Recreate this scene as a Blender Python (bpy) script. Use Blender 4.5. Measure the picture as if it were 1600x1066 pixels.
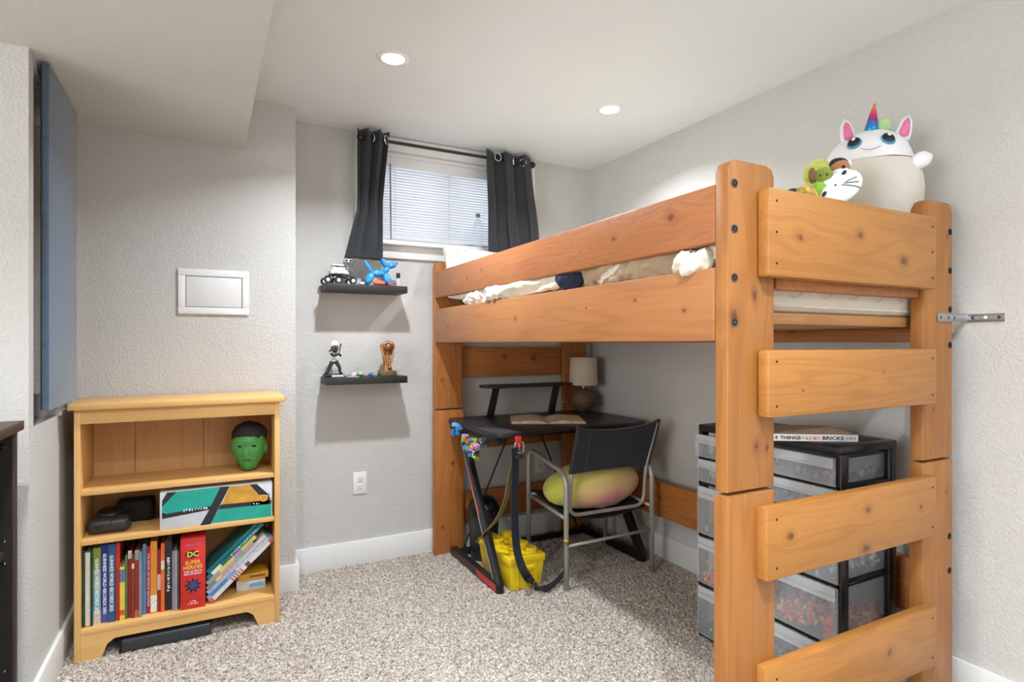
import bpy, bmesh, math, random
from mathutils import Vector, Matrix, noise
# ---------------------------------------------------------------- camera, world, lights
S = bpy.context.scene
COL = S.collection
for o in list(bpy.data.objects):
    bpy.data.objects.remove(o)
F, H, HY, YAW = 912.0, 1.17, 537.0, math.radians(27.66)      # focal length and horizon for a 1600x1066 frame
cd = bpy.data.cameras.new('camera')
cd.sensor_width = 36; cd.lens = F / 1600 * 36; cd.shift_y = (HY - 533) / 1600; cd.clip_start = 0.02
cam = bpy.data.objects.new('camera', cd); COL.objects.link(cam)
cam.location = (0, 0, H); cam.rotation_euler = (math.pi / 2, 0, -YAW)
S.camera = cam
S.view_settings.view_transform = 'Standard'; S.view_settings.look = 'None'
S.view_settings.gamma = 1; S.view_settings.use_curve_mapping = False
S.view_settings.exposure = 0.57
W = bpy.data.worlds.new('world'); S.world = W; W.use_nodes = True
W.node_tree.nodes['Background'].inputs[0].default_value = (0.92, 0.96, 1.0, 1)
W.node_tree.nodes['Background'].inputs[1].default_value = 3.6
CEIL, SOFF = 2.30, 2.065
LAMP_POWER = [13.5, 7.0, 17.0, 2.6, 9.0, 2.0, 12.0, 8.5, 8.0, 6.0]
LAMP_COL = (0.93, 1.0, 1.08)                                # neutral white after the camera's white balance
LAMPS = [(0.655, 2.262, CEIL), (1.722, 2.272, CEIL), (0.66, 0.25, CEIL), (1.80, 0.25, CEIL),
         (0.66, -1.6, CEIL), (1.80, -1.6, CEIL),  # this pair is unseen, added behind the camera as fill
         (-0.27, 0.97, SOFF), (-1.7, 0.97, SOFF), (-0.27, -1.2, SOFF), (-1.7, -1.2, SOFF)]  # first soffit lamp inferred from shelf shadows; last three unseen, added as fill
for i, (x, y, z) in enumerate(LAMPS):
    ld = bpy.data.lights.new('lamp_light', 'AREA'); ld.shape = 'DISK'; ld.size = 0.075
    ld.energy = LAMP_POWER[i]; ld.color = LAMP_COL; ld.spread = math.radians(135)
    lo = bpy.data.objects.new('lamp_light', ld); COL.objects.link(lo); lo.location = (x, y, z - 0.012)

UPL = (1.25, -1.15, 1.78)                                    # made-up torchiere behind the camera, added to brighten the ceiling
ud = bpy.data.lights.new('fill_uplight', 'AREA'); ud.shape = 'DISK'; ud.size = 0.28; ud.energy = 30; ud.color = (0.90, 1.0, 1.12)
uo = bpy.data.objects.new('fill_uplight', ud); COL.objects.link(uo); uo.location = UPL; uo.rotation_euler = (math.pi, 0, 0)
FILL_WIN = (-3.0, -0.9, 1.1, 0.55, 2.0)                          # unseen window added for side fill, far left wall: plane x, y range, z range
wl = bpy.data.lights.new('added_window_fill', 'AREA'); wl.shape = 'RECTANGLE'; wl.size = FILL_WIN[4] - FILL_WIN[3]; wl.size_y = FILL_WIN[2] - FILL_WIN[1]; wl.energy = 41; wl.color = (1.0, 1.0, 0.97)
wo = bpy.data.objects.new('added_window_fill', wl); COL.objects.link(wo); wo.location = (FILL_WIN[0] - .06, (FILL_WIN[1] + FILL_WIN[2]) / 2, (FILL_WIN[3] + FILL_WIN[4]) / 2); wo.rotation_euler = (0, -math.pi / 2, 0)

_fw = Vector((math.sin(YAW), math.cos(YAW), 0)); _rt = Vector((math.cos(YAW), -math.sin(YAW), 0))
def Q(x, y, **k):
    "photo pixel + the plane the thing touches -> point"
    v = _fw + _rt * ((x - 800) / F) + Vector((0, 0, (HY - y) / F))
    if 'z' in k: t = (k['z'] - H) / v.z
    elif 'X' in k: t = k['X'] / v.x
    else: t = k['Y'] / v.y
    return Vector((0, 0, H)) + v * t

# ---------------------------------------------------------------- materials
def lin(c):
    def f(u):
        u /= 255.0
        return u / 12.92 if u <= 0.04045 else ((u + 0.055) / 1.055) ** 2.4
    return (f(c[0]), f(c[1]), f(c[2]), 1)
class NT:
    def __init__(s, name):
        s.m = bpy.data.materials.new(name); s.m.use_nodes = True
        s.t = s.m.node_tree; s.b = s.t.nodes['Principled BSDF']; s.out = s.t.nodes['Material Output']
    def n(s, typ, **k):
        nd = s.t.nodes.new(typ)
        for a, v in k.items(): setattr(nd, a, v)
        return nd
    def l(s, a, b): s.t.links.new(a, b)
    def val(s, nd, i, v):
        if hasattr(v, 'is_output') or isinstance(v, bpy.types.NodeSocket): s.l(v, nd.inputs[i])
        else: nd.inputs[i].default_value = v
    def math(s, op, a, b=0.0, c=None):
        nd = s.n('ShaderNodeMath', operation=op); s.val(nd, 0, a); s.val(nd, 1, b)
        if c is not None: s.val(nd, 2, c)
        return nd.outputs[0]
    def mr(s, v, a, b, c, d, smooth=True):
        nd = s.n('ShaderNodeMapRange'); nd.interpolation_type = 'SMOOTHSTEP' if smooth else 'LINEAR'
        s.val(nd, 0, v)
        for i, q in enumerate((a, b, c, d)): nd.inputs[i + 1].default_value = q
        return nd.outputs[0]
    def mix(s, f, a, b, blend='MIX'):
        nd = s.n('ShaderNodeMix', data_type='RGBA', blend_type=blend)
        s.val(nd, 0, f); s.val(nd, 6, a); s.val(nd, 7, b)
        return nd.outputs[2]
    def ramp(s, f, stops):
        nd = s.n('ShaderNodeValToRGB'); e = nd.color_ramp.elements
        while len(e) < len(stops): e.new(0.5)
        for i, (p, c) in enumerate(stops): e[i].position = p; e[i].color = c
        s.l(f, nd.inputs[0]); return nd.outputs[0]
    def noise(s, vec, scale, detail=3, rough=0.5, dist=0.0):
        nd = s.n('ShaderNodeTexNoise'); s.l(vec, nd.inputs['Vector'])
        nd.inputs['Scale'].default_value = scale; nd.inputs['Detail'].default_value = detail
        nd.inputs['Roughness'].default_value = rough; nd.inputs['Distortion'].default_value = dist
        return nd.outputs[0]
    def obj(s): return s.n('ShaderNodeTexCoord').outputs['Object']
    def bump(s, h, strength, dist=0.002):
        nd = s.n('ShaderNodeBump'); nd.inputs['Strength'].default_value = strength; nd.inputs['Distance'].default_value = dist
        s.l(h, nd.inputs['Height']); s.l(nd.outputs[0], s.b.inputs['Normal'])
_mc = {}
def mat(name, rgb, rough=0.5, metal=0.0, var=0.06, vscale=30, bump=0.0, bscale=200, sheen=0.0, coat=0.0, spec=0.5, emit=0.0):
    if name in _mc: return _mc[name]
    t = NT(name); c = lin(rgb)
    v = t.obj(); nz = t.noise(v, vscale, 3)
    lo = tuple(max(0, u * (1 - var)) for u in c[:3]) + (1,); hi = tuple(min(1, u * (1 + var)) for u in c[:3]) + (1,)
    t.l(t.ramp(nz, [(0.3, lo), (0.7, hi)]), t.b.inputs['Base Color'])
    t.b.inputs['Roughness'].default_value = rough; t.b.inputs['Metallic'].default_value = metal
    t.b.inputs['Sheen Weight'].default_value = sheen; t.b.inputs['Coat Weight'].default_value = coat
    t.b.inputs['Specular IOR Level'].default_value = spec
    if emit: t.b.inputs['Emission Color'].default_value = c; t.b.inputs['Emission Strength'].default_value = emit
    if bump: t.bump(t.noise(v, bscale, 3), bump)
    _mc[name] = t.m
    return t.m
def clear(name, rgb, tr=0.5, rough=0.3):
    "thin see-through plastic or glass: part clear, part glossy film"
    if name in _mc: return _mc[name]
    t = NT(name); t.b.inputs['Base Color'].default_value = lin(rgb); t.b.inputs['Roughness'].default_value = rough
    tb = t.n('ShaderNodeBsdfTransparent'); mx = t.n('ShaderNodeMixShader')
    nz = t.noise(t.obj(), 8, 2)
    t.l(t.mr(nz, 0.2, 0.8, tr - 0.04, tr + 0.04), mx.inputs[0])
    t.l(t.b.outputs[0], mx.inputs[1]); t.l(tb.outputs[0], mx.inputs[2]); t.l(mx.outputs[0], t.out.inputs[0])
    _mc[name] = t.m; return t.m
def paint(name, rgb, bump, scale):
    t = NT(name); v = t.obj(); c = lin(rgb)
    n1 = t.noise(v, 2.5, 2); n2 = t.noise(v, scale, 3, 0.55, 0.4)
    t.l(t.ramp(n1, [(0.3, tuple(u * 0.985 for u in c[:3]) + (1,)), (0.7, tuple(u * 1.015 for u in c[:3]) + (1,))]), t.b.inputs['Base Color'])
    t.b.inputs['Roughness'].default_value = 0.75; t.b.inputs['Specular IOR Level'].default_value = 0.25
    h = t.mr(n2, 0.42, 0.62, 0, 1)
    t.bump(h, bump, 0.003)
    return t.m
def wood(name, base, dark, axis='X', wide='Z', knots=(), grain=1.0, fine=55, rough=0.42, knotcol=(92, 50, 28), bump=0.08):
    if name in _mc: return _mc[name]
    t = NT(name); co = t.obj()
    sp = t.n('ShaderNodeSeparateXYZ'); t.l(co, sp.inputs[0])
    rnd = t.n('ShaderNodeObjectInfo').outputs['Random']
    ax = {'X': 0, 'Y': 1, 'Z': 2}; third = [a for a in 'XYZ' if a not in (axis, wide)][0]
    u = sp.outputs[ax[axis]]; v = sp.outputs[ax[wide]]; w = sp.outputs[ax[third]]
    kmask = None; ring = None; kn_ = t.noise(co, 90, 2) if knots else None; kd = t.noise(co, 14, 2) if knots else None
    for (ku, kv, kr) in knots:
        du = t.math('MULTIPLY', t.math('SUBTRACT', u, ku), 0.75); dv = t.math('SUBTRACT', v, kv)
        d = t.math('SQRT', t.math('ADD', t.math('MULTIPLY', du, du), t.math('MULTIPLY', dv, dv)))
        d = t.math('ADD', d, t.math('MULTIPLY', t.math('SUBTRACT', kn_, .5), kr * 1.1)); d = t.math('ADD', d, t.math('MULTIPLY', t.math('SUBTRACT', kd, .5), kr * 1.0))
        f = t.mr(d, 0, kr * 6, 0.85, 0)
        v = t.math('SUBTRACT', v, t.math('MULTIPLY', dv, f))
        k = t.mr(d, kr * 0.25, kr * 1.05, 1, 0)
        r = t.mr(d, kr * 0.8, kr * 2.4, 0.5, 0)
        kmask = k if kmask is None else t.math('MAXIMUM', kmask, k)
        ring = r if ring is None else t.math('MAXIMUM', ring, r)
    cb = t.n('ShaderNodeCombineXYZ')
    t.l(t.math('ADD', t.math('MULTIPLY', u, 0.9), t.math('MULTIPLY', rnd, 37.0)), cb.inputs[0])
    t.l(t.math('MULTIPLY', v, 11.0), cb.inputs[1]); t.l(t.math('MULTIPLY', w, 6.0), cb.inputs[2])
    n1 = t.noise(cb.outputs[0], 1.3, 2, 0.5, 0.5)
    st = t.math('SINE', t.math('MULTIPLY', n1, 62.0 * grain))           # growth rings
    st = t.mr(st, -0.2, 1.0, 0, 1)
    cf = t.n('ShaderNodeCombineXYZ')
    t.l(t.math('MULTIPLY', u, 3.0), cf.inputs[0]); t.l(t.math('MULTIPLY', v, float(fine) * 4), cf.inputs[1]); t.l(t.math('MULTIPLY', w, float(fine) * 2), cf.inputs[2])
    n2 = t.noise(cf.outputs[0], 1.0, 3)
    n3 = t.noise(co, 3.0, 2)
    B, D = lin(base), lin(dark)
    c = t.mix(t.math('MULTIPLY', st, 0.34), B, D)
    c = t.mix(t.math('MULTIPLY', t.mr(n2, 0.35, 0.8, 0, 1), 0.38), c, D)
    c = t.mix(t.math('MULTIPLY', t.mr(n3, 0.35, 0.75, 0, 1), 0.25), c, D)
    if kmask is not None:
        K = lin(knotcol)
        c = t.mix(ring, c, D); c = t.mix(t.math('MULTIPLY', kmask, 0.85), c, K)
    t.l(c, t.b.inputs['Base Color'])
    t.b.inputs['Roughness'].default_value = rough
    if bump: t.bump(n2, bump, 0.001)
    _mc[name] = t.m; return t.m

M = {}
M['wall'] = paint('wall_paint', (203, 201, 197), 0.40, 95)
M['ceiling'] = paint('ceiling_paint', (228, 229, 229), 0.10, 110)
M['trim'] = mat('white_trim_paint', (232, 232, 230), 0.35, var=0.01)
M['white'] = mat('white_plastic', (236, 236, 236), 0.35, var=0.01)
M['black'] = mat('black_plastic', (24, 24, 26), 0.45, var=0.1)
M['blackmetal'] = mat('black_powder_coat', (22, 22, 24), 0.4, var=0.1)
M['hole'] = mat('dark_hole', (10, 9, 8), 0.9)
M['steel'] = mat('galvanised_steel', (176, 178, 180), 0.32, 0.9, var=0.06)
M['chrome'] = mat('chrome', (205, 205, 205), 0.15, 1.0, var=0.02)
M['alu'] = mat('satin_silver_tube', (180, 178, 172), 0.36, 0.4, var=0.05)
M['iron'] = mat('dark_bolt_steel', (92, 92, 92), 0.35, 0.9)
M['glass'] = clear('window_glass', (235, 240, 245), 0.9, 0.05)
M['frost'] = clear('frosted_drawer_plastic', (190, 194, 198), 0.74, 0.25)
M['pet'] = clear('clear_bottle_plastic', (225, 232, 240), 0.72, 0.08)
M['curtain'] = mat('charcoal_blackout_cloth', (41, 44, 48), 0.85, var=0.12, vscale=9, bump=0.15, bscale=900, sheen=0.2)
M['pages'] = mat('book_pages', (222, 214, 196), 0.8, var=0.08, vscale=120)
M['bookwood'] = wood('maple_veneer', (228, 180, 112), (208, 156, 90), 'X', 'Z', grain=0.35, fine=40, rough=0.45, bump=0.03)
M['bookwoodv'] = wood('maple_veneer_upright', (228, 180, 112), (208, 156, 90), 'Z', 'X', grain=0.35, fine=40, rough=0.45, bump=0.03)
M['bookback'] = wood('maple_back_board', (204, 156, 96), (184, 134, 78), 'Z', 'X', grain=0.35, fine=40, rough=0.5, bump=0.03)
M['espresso'] = wood('espresso_wood', (62, 46, 40), (40, 29, 26), 'Z', 'X', grain=0.5, fine=40, rough=0.45)
M['espressoblack'] = mat('espresso_inner_board', (30, 26, 25), 0.5, var=0.2)
M['cloth'] = mat('cream_cotton', (224, 216, 200), 0.9, var=0.07, vscale=25, bump=0.1, bscale=700, sheen=0.1)
M['tan'] = mat('tan_blanket_cloth', (176, 156, 130), 0.9, var=0.10, vscale=14, bump=0.1, bscale=700, sheen=0.1)
M['navy'] = mat('navy_cloth', (34, 44, 66), 0.9, var=0.2, bump=0.1)
M['mattress'] = mat('quilted_mattress_ticking', (214, 206, 190), 0.85, var=0.04)

# ---------------------------------------------------------------- mesh helpers
def box(bm, x0, x1, y0, y1, z0, z1, bev=0.0, seg=2, mtx=None):
    r = bmesh.ops.create_cube(bm, size=1.0)
    vs = r['verts']
    for v in vs:
        v.co = Vector(((x0 + x1) / 2 + v.co.x * (x1 - x0), (y0 + y1) / 2 + v.co.y * (y1 - y0), (z0 + z1) / 2 + v.co.z * (z1 - z0)))
    if bev:
        es = list({e for v in vs for e in v.link_edges})
        g = bmesh.ops.bevel(bm, geom=es, offset=bev, segments=seg, profile=0.5, affect='EDGES')
        vs = list({v for f in g['faces'] for v in f.verts} | {v for v in vs if v.is_valid})
    if mtx is not None:
        for v in vs: v.co = mtx @ v.co
    return vs
def prism(bm, poly, axis, a, b, bev=0.0):
    "polygon (2-D points) extruded along an axis from a to b"
    def p3(p, t):
        return {'X': (t, p[0], p[1]), 'Y': (p[0], t, p[1]), 'Z': (p[0], p[1], t)}[axis]
    A = [bm.verts.new(p3(p, a)) for p in poly]; B = [bm.verts.new(p3(p, b)) for p in poly]
    n = len(poly); fs = [bm.faces.new(A), bm.faces.new(B[::-1])]
    for i in range(n): fs.append(bm.faces.new((A[i], B[i], B[(i + 1) % n], A[(i + 1) % n])))
    bmesh.ops.recalc_face_normals(bm, faces=fs)
    if bev:
        es = list({e for f in fs[:2] for e in f.edges})
        bmesh.ops.bevel(bm, geom=es, offset=bev, segments=2, profile=0.5, affect='EDGES')
def lathe(bm, prof, c=(0, 0, 0), n=24, axis=None):
    "profile of (radius, height) turned about Z, closed where radius is 0"
    rings = []
    for r, h in prof:
        if r <= 1e-6: rings.append([bm.verts.new((0, 0, h))])
        else: rings.append([bm.verts.new((r * math.cos(2 * math.pi * i / n), r * math.sin(2 * math.pi * i / n), h)) for i in range(n)])
    fs = []
    for a, b in zip(rings, rings[1:]):
        for i in range(n):
            j = (i + 1) % n
            if len(a) == 1 and len(b) == 1: continue
            if len(a) == 1: fs.append(bm.faces.new((a[0], b[j], b[i])))
            elif len(b) == 1: fs.append(bm.faces.new((a[i], a[j], b[0])))
            else: fs.append(bm.faces.new((a[i], a[j], b[j], b[i])))
    m = Matrix.Translation(Vector(c))
    if axis is not None: m = m @ Vector((0, 0, 1)).rotation_difference(Vector(axis)).to_matrix().to_4x4()
    for R in rings:
        for v in R: v.co = m @ v.co
    bmesh.ops.recalc_face_normals(bm, faces=fs)
def cyl(bm, p0, p1, r, r1=None, n=16):
    p0, p1 = Vector(p0), Vector(p1); d = p1 - p0
    lathe(bm, [(0, 0), (r, 0), (r if r1 is None else r1, d.length), (0, d.length)], p0, n, d)
def ell(bm, c, r, rot=None, n=18):
    g = bmesh.ops.create_uvsphere(bm, u_segments=n, v_segments=max(8, n * 2 // 3), radius=1.0)
    m = Matrix.Translation(Vector(c)) @ (rot.to_matrix().to_4x4() if rot is not None else Matrix()) @ Matrix.Diagonal((r[0], r[1], r[2], 1))
    for v in g['verts']: v.co = m @ v.co
    return g['verts']
def smooth_path(pts, k=6):
    pts = [Vector(p) for p in pts]; out = []
    for i in range(len(pts) - 1):
        p0 = pts[max(i - 1, 0)]; p1 = pts[i]; p2 = pts[i + 1]; p3 = pts[min(i + 2, len(pts) - 1)]
        for j in range(k):
            t = j / k
            out.append(0.5 * ((2 * p1) + (p2 - p0) * t + (2 * p0 - 5 * p1 + 4 * p2 - p3) * t * t + (3 * p1 - p0 - 3 * p2 + p3) * t ** 3))
    out.append(pts[-1]); return out
def round_path(pts, rad, k=6):
    "polyline with each inner corner rounded"
    pts = [Vector(p) for p in pts]; out = [pts[0]]
    for a, b, c in zip(pts, pts[1:], pts[2:]):
        r = min(rad, (a - b).length * 0.49, (c - b).length * 0.49)
        s = b + (a - b).normalized() * r; e = b + (c - b).normalized() * r
        for i in range(k + 1):
            t = i / k; out.append(s * (1 - t) ** 2 + b * 2 * t * (1 - t) + e * t * t)
    out.append(pts[-1]); return out
def sweep(bm, pts, sect, up=None, close=True):
    "section (list of (a,b), or function of t) swept along points; a across, b along normal"
    pts = [Vector(p) for p in pts]; n = len(pts); rings = []; prev = None
    for i, p in enumerate(pts):
        d = (pts[min(i + 1, n - 1)] - pts[max(i - 1, 0)]).normalized()
        if up is not None:
            a = Vector(up) - d * d.dot(Vector(up))
            if a.length < 1e-4: a = prev
            a.normalize()
        else:
            if prev is None:
                a = d.orthogonal().normalized()
            else:
                a = prev - d * prev.dot(d); a.normalize()
        prev = a; b = d.cross(a)
        s = sect(i / (n - 1)) if callable(sect) else sect
        rings.append([bm.verts.new(p + a * q[0] + b * q[1]) for q in s])
    k = len(rings[0]); fs = []
    for A, B in zip(rings, rings[1:]):
        for i in range(k): fs.append(bm.faces.new((A[i], A[(i + 1) % k], B[(i + 1) % k], B[i])))
    if close: fs.append(bm.faces.new(rings[0][::-1])); fs.append(bm.faces.new(rings[-1]))
    bmesh.ops.recalc_face_normals(bm, faces=fs)
    return rings
def circ(r, n=12): return [(r * math.cos(2 * math.pi * i / n), r * math.sin(2 * math.pi * i / n)) for i in range(n)]
def tube(bm, pts, r, n=12): sweep(bm, pts, circ(r, n))
def rect(w, t): return [(-w / 2, -t / 2), (w / 2, -t / 2), (w / 2, t / 2), (-w / 2, t / 2)]

def obj(name, bm, m, parent=None, smooth=False, label=None, sub=0):
    vs = bm.verts[:]
    lo = Vector((min(v.co[i] for v in vs) for i in range(3))); hi = Vector((max(v.co[i] for v in vs) for i in range(3)))
    c = (lo + hi) / 2
    for v in vs: v.co -= c
    me = bpy.data.meshes.new(name); bm.to_mesh(me); bm.free()
    for mm in (m if isinstance(m, (list, tuple)) else [m]): me.materials.append(mm)
    o = bpy.data.objects.new(name, me); COL.objects.link(o); o.location = c
    if smooth:
        me.polygons.foreach_set('use_smooth', [True] * len(me.polygons))
        if smooth != 'all':
            me.set_sharp_from_angle(angle=math.radians(38))
    if sub:
        md = o.modifiers.new('subdivision', 'SUBSURF'); md.levels = sub; md.render_levels = sub
    if parent is not None: adopt(o, parent)
    if label: o['label'] = label
    return o
def adopt(o, parent):
    o.parent = parent; o.matrix_parent_inverse = Matrix.Translation(-Vector(parent.location))
def tag(o, label, cat, group=None):
    o['label'] = label; o['category'] = cat
    if group: o['group'] = group
    return o
def thing(name, label, cat, loc, group=None):
    o = bpy.data.objects.new(name, None); COL.objects.link(o); o.location = loc; o.empty_display_size = 0.05
    return tag(o, label, cat, group)
def struct(name, bm, m, parent=None, smooth=False):
    o = obj(name, bm, m, parent, smooth)
    if parent is None: o['kind'] = 'structure'
    return o
def B(): return bmesh.new()
def part(name, m, parent, *boxes, bev=0.0, smooth=False, label=None):
    bm = B()
    for b in boxes: box(bm, *b, bev=bev)
    return obj(name, bm, m, parent, smooth=smooth or bool(bev), label=label)
def text(name, body, c, right, up, width, height, m, parent, bold=0.0, depth=0.0006):
    "lettering fitted into width x height, centred at c"
    cu = bpy.data.curves.new(name, 'FONT'); cu.body = body; cu.size = 1; cu.extrude = 0.01; cu.offset = bold; cu.resolution_u = 2
    to = bpy.data.objects.new(name, cu); COL.objects.link(to)
    dg = bpy.context.evaluated_depsgraph_get(); dg.update()
    me = bpy.data.meshes.new_from_object(to.evaluated_get(dg))
    bpy.data.objects.remove(to); bpy.data.curves.remove(cu)
    bm = B(); bm.from_mesh(me); bpy.data.meshes.remove(me)
    xs = [v.co.x for v in bm.verts]; ys = [v.co.y for v in bm.verts]
    x0, x1, y0, y1 = min(xs), max(xs), min(ys), max(ys)
    right, up, c = Vector(right).normalized(), Vector(up).normalized(), Vector(c); nn = right.cross(up)
    for v in bm.verts:
        a = ((v.co.x - x0) / (x1 - x0) - 0.5) * width; b = ((v.co.y - y0) / (y1 - y0) - 0.5) * height
        v.co = c + right * a + up * b + nn * (depth if v.co.z > 0 else -depth)
    return obj(name, bm, m, parent)
def marks(c, right, up, width, height, m, parent, n, nrm, seed=1):
    "illegible small print: a row of short strokes"
    r = random.Random(seed); c, right, up = Vector(c), Vector(right).normalized(), Vector(up).normalized(); bm = B()
    for i in range(n):
        a = (i + .5) / n * width - width / 2; w = width / n * r.uniform(.25, .7) / 2; h0 = -height / 2 * r.uniform(.4, 1); h1 = height / 2 * r.uniform(.4, 1); k = r.uniform(-.3, .3) * width / n
        q = [c + right * (a - w) + up * h0, c + right * (a + w) + up * h0, c + right * (a + w + k) + up * h1, c + right * (a - w + k) + up * h1]
        A = [bm.verts.new(p) for p in q]; C = [bm.verts.new(p + Vector(nrm) * .0008) for p in q]
        bm.faces.new(A[::-1]); bm.faces.new(C)
        for j in range(4): bm.faces.new((A[j], A[(j + 1) % 4], C[(j + 1) % 4], C[j]))
    o = obj('small_print', bm, m, parent); o['kind'] = 'stuff'; return o
def patch(name, pts, m, parent, nrm, depth=0.0008):
    "flat printed shape lying on a face"
    bm = B(); nrm = Vector(nrm) * depth
    A = [bm.verts.new(Vector(p)) for p in pts]; C = [bm.verts.new(Vector(p) + nrm) for p in pts]
    n = len(pts); fs = [bm.faces.new(A[::-1]), bm.faces.new(C)]
    for i in range(n): fs.append(bm.faces.new((A[i], A[(i + 1) % n], C[(i + 1) % n], C[i])))
    bmesh.ops.recalc_face_normals(bm, faces=fs)
    return obj(name, bm, m, parent)
# ---------------------------------------------------------------- the room
YB, XR, YA, XC, XL, YL = 3.138, 2.222, 2.943, 0.378, -0.475, 2.24      # back, right, alcove front, alcove corner, left wall, left wall corner
XW, YF, T = -3.0, -2.6, 0.2
def carpet():
    t = NT('speckled_carpet'); v = t.obj()
    a = t.noise(v, 150, 2, 0.6); b = t.noise(v, 70, 2, 0.5); c = t.noise(v, 320, 2)
    s = t.math('ADD', t.math('MULTIPLY', a, 0.6), t.math('ADD', t.math('MULTIPLY', b, 0.25), t.math('MULTIPLY', c, 0.15)))
    col = t.ramp(s, [(0.37, lin((92, 80, 70))), (0.46, lin((150, 137, 124))), (0.54, lin((194, 184, 172))), (0.64, lin((224, 217, 208)))])
    t.l(col, t.b.inputs['Base Color']); t.b.inputs['Roughness'].default_value = 0.95; t.b.inputs['Specular IOR Level'].default_value = 0.1
    t.b.inputs['Sheen Weight'].default_value = 0.15
    t.bump(s, 0.8, 0.006)
    return t.m
def floor():
    rnd = random.Random(4); x0, x1, y0, y1, s = -0.62, 2.25, 0.55, 3.16, 0.009
    nx, ny = int((x1 - x0) / s) + 1, int((y1 - y0) / s) + 1
    vs = [(x0 + i * (x1 - x0) / (nx - 1) + rnd.uniform(-.003, .003), y0 + j * (y1 - y0) / (ny - 1) + rnd.uniform(-.003, .003), rnd.uniform(-0.008, 0.0015)) for j in range(ny) for i in range(nx)]
    fs = [(j * nx + i, j * nx + i + 1, (j + 1) * nx + i + 1, (j + 1) * nx + i) for j in range(ny - 1) for i in range(nx - 1)]
    n = len(vs)
    vs += [(XW, YF, -.004), (XR + .05, YF, -.004), (XR + .05, y0 + .01, -.004), (XW, y0 + .01, -.004), (XW, y0, -.004), (x0 + .01, y0, -.004), (x0 + .01, 3.3, -.004), (XW, 3.3, -.004)]
    fs += [(n, n + 1, n + 2, n + 3), (n + 4, n + 5, n + 6, n + 7)]
    me = bpy.data.meshes.new('floor'); me.from_pydata(vs, [], fs); me.materials.append(carpet())
    o = bpy.data.objects.new('floor', me); COL.objects.link(o); o['kind'] = 'structure'
    o['label'] = 'beige speckled cut pile carpet'
floor()
def boxes(name, m, *bs):
    bm = B()
    for b in bs: box(bm, *b)
    return struct(name, bm, m)
WX0, WX1, WZ0, WZ1 = 0.80, 1.70, 1.726, 2.215          # window opening
boxes('wall_back', M['wall'], (XC - .02, WX0, YB, YB + T, -.05, CEIL + .1), (WX1, XR + T, YB, YB + T, -.05, CEIL + .1),
      (WX0, WX1, YB, YB + T, -.05, WZ0), (WX0, WX1, YB, YB + T, WZ1, CEIL + .1))
boxes('wall_right', M['wall'], (XR, XR + T, YF, YB, -.05, CEIL + .1))
boxes('wall_alcove', M['wall'], (XL - .2, XC, YA, YB + T, -.05, CEIL + .1))
NY0, NY1, NZ0, NZ1, NX = 2.296, 2.90, 0.91, 2.03, -0.62  # niche behind the blue board
boxes('wall_left', M['wall'], (XW, NX, YL, YA + .1, -.05, SOFF + .05), (NX, XL, YL, NY0, -.05, SOFF + .05), (NX, XL, NY1, YA + .1, -.05, SOFF + .05),
      (NX, XL, NY0, NY1, -.05, NZ0), (NX, XL, NY0, NY1, NZ1, SOFF + .05))
_, wy0, wy1, wz0, wz1 = FILL_WIN
boxes('wall_far_left', M['wall'], (XW - T, XW, YF, wy0, -.05, CEIL + .1), (XW - T, XW, wy1, YL + .1, -.05, CEIL + .1), (XW - T, XW, wy0, wy1, -.05, wz0), (XW - T, XW, wy0, wy1, wz1, CEIL + .1))
w2 = bpy.data.objects.new('added_window', None); COL.objects.link(w2); w2.location = (XW, (wy0 + wy1) / 2, wz0); w2['kind'] = 'structure'  # made-up window that carries the added side fill
wym = (wy0 + wy1) / 2
part('window_frame', M['white'], w2, (XW - .15, XW - .1, wy0, wy0 + .05, wz0, wz1), (XW - .15, XW - .1, wy1 - .05, wy1, wz0, wz1), (XW - .15, XW - .1, wym - .025, wym + .025, wz0, wz1), (XW - .15, XW - .1, wy0, wy1, wz0, wz0 + .05), (XW - .15, XW - .1, wy0, wy1, wz1 - .05, wz1))
part('pane', M['glass'], w2, (XW - .128, XW - .124, wy0 + .05, wym - .025, wz0 + .05, wz1 - .05)); part('pane', M['glass'], w2, (XW - .128, XW - .124, wym + .025, wy1 - .05, wz0 + .05, wz1 - .05))
boxes('wall_front', M['wall'], (XW - T, XR + T, YF - T, YF, -.05, CEIL + .1))
boxes('ceiling', M['ceiling'], (XW - T, XR + T, YF - T, YB + T, CEIL, CEIL + .1))
SX = 0.157
so = boxes('ceiling_soffit', paint('soffit_paint', (205, 202, 197), 0.15, 110), (XW, SX, YF, YA, SOFF, CEIL))
bb = 0.014
def baseboard(name, x0, x1, y0, y1):
    bm = B(); box(bm, x0, x1, y0, y1, -.01, 0.122, bev=0.003); struct(name, bm, M['trim'], smooth=True)
baseboard('baseboard_back', XC + bb, XR, YB - bb, YB)
baseboard('baseboard_right', XR - bb, XR, YF, YB - bb)
bm = B(); prism(bm, [(XL + bb, YA), (XL + bb, YA - bb), (XC + bb, YA - bb), (XC + bb, YB), (XC, YB), (XC, YA)], 'Z', -.01, 0.122, 0.002)
struct('baseboard_alcove', bm, M['trim'], smooth=True)
bm = B(); prism(bm, [(XL, YA - bb), (XL + bb, YA - bb), (XL + bb, YL - bb), (-1.5, YL - bb), (-1.5, YL), (XL, YL)], 'Z', -.01, 0.122, 0.002)
struct('baseboard_left', bm, M['trim'], smooth=True)
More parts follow.
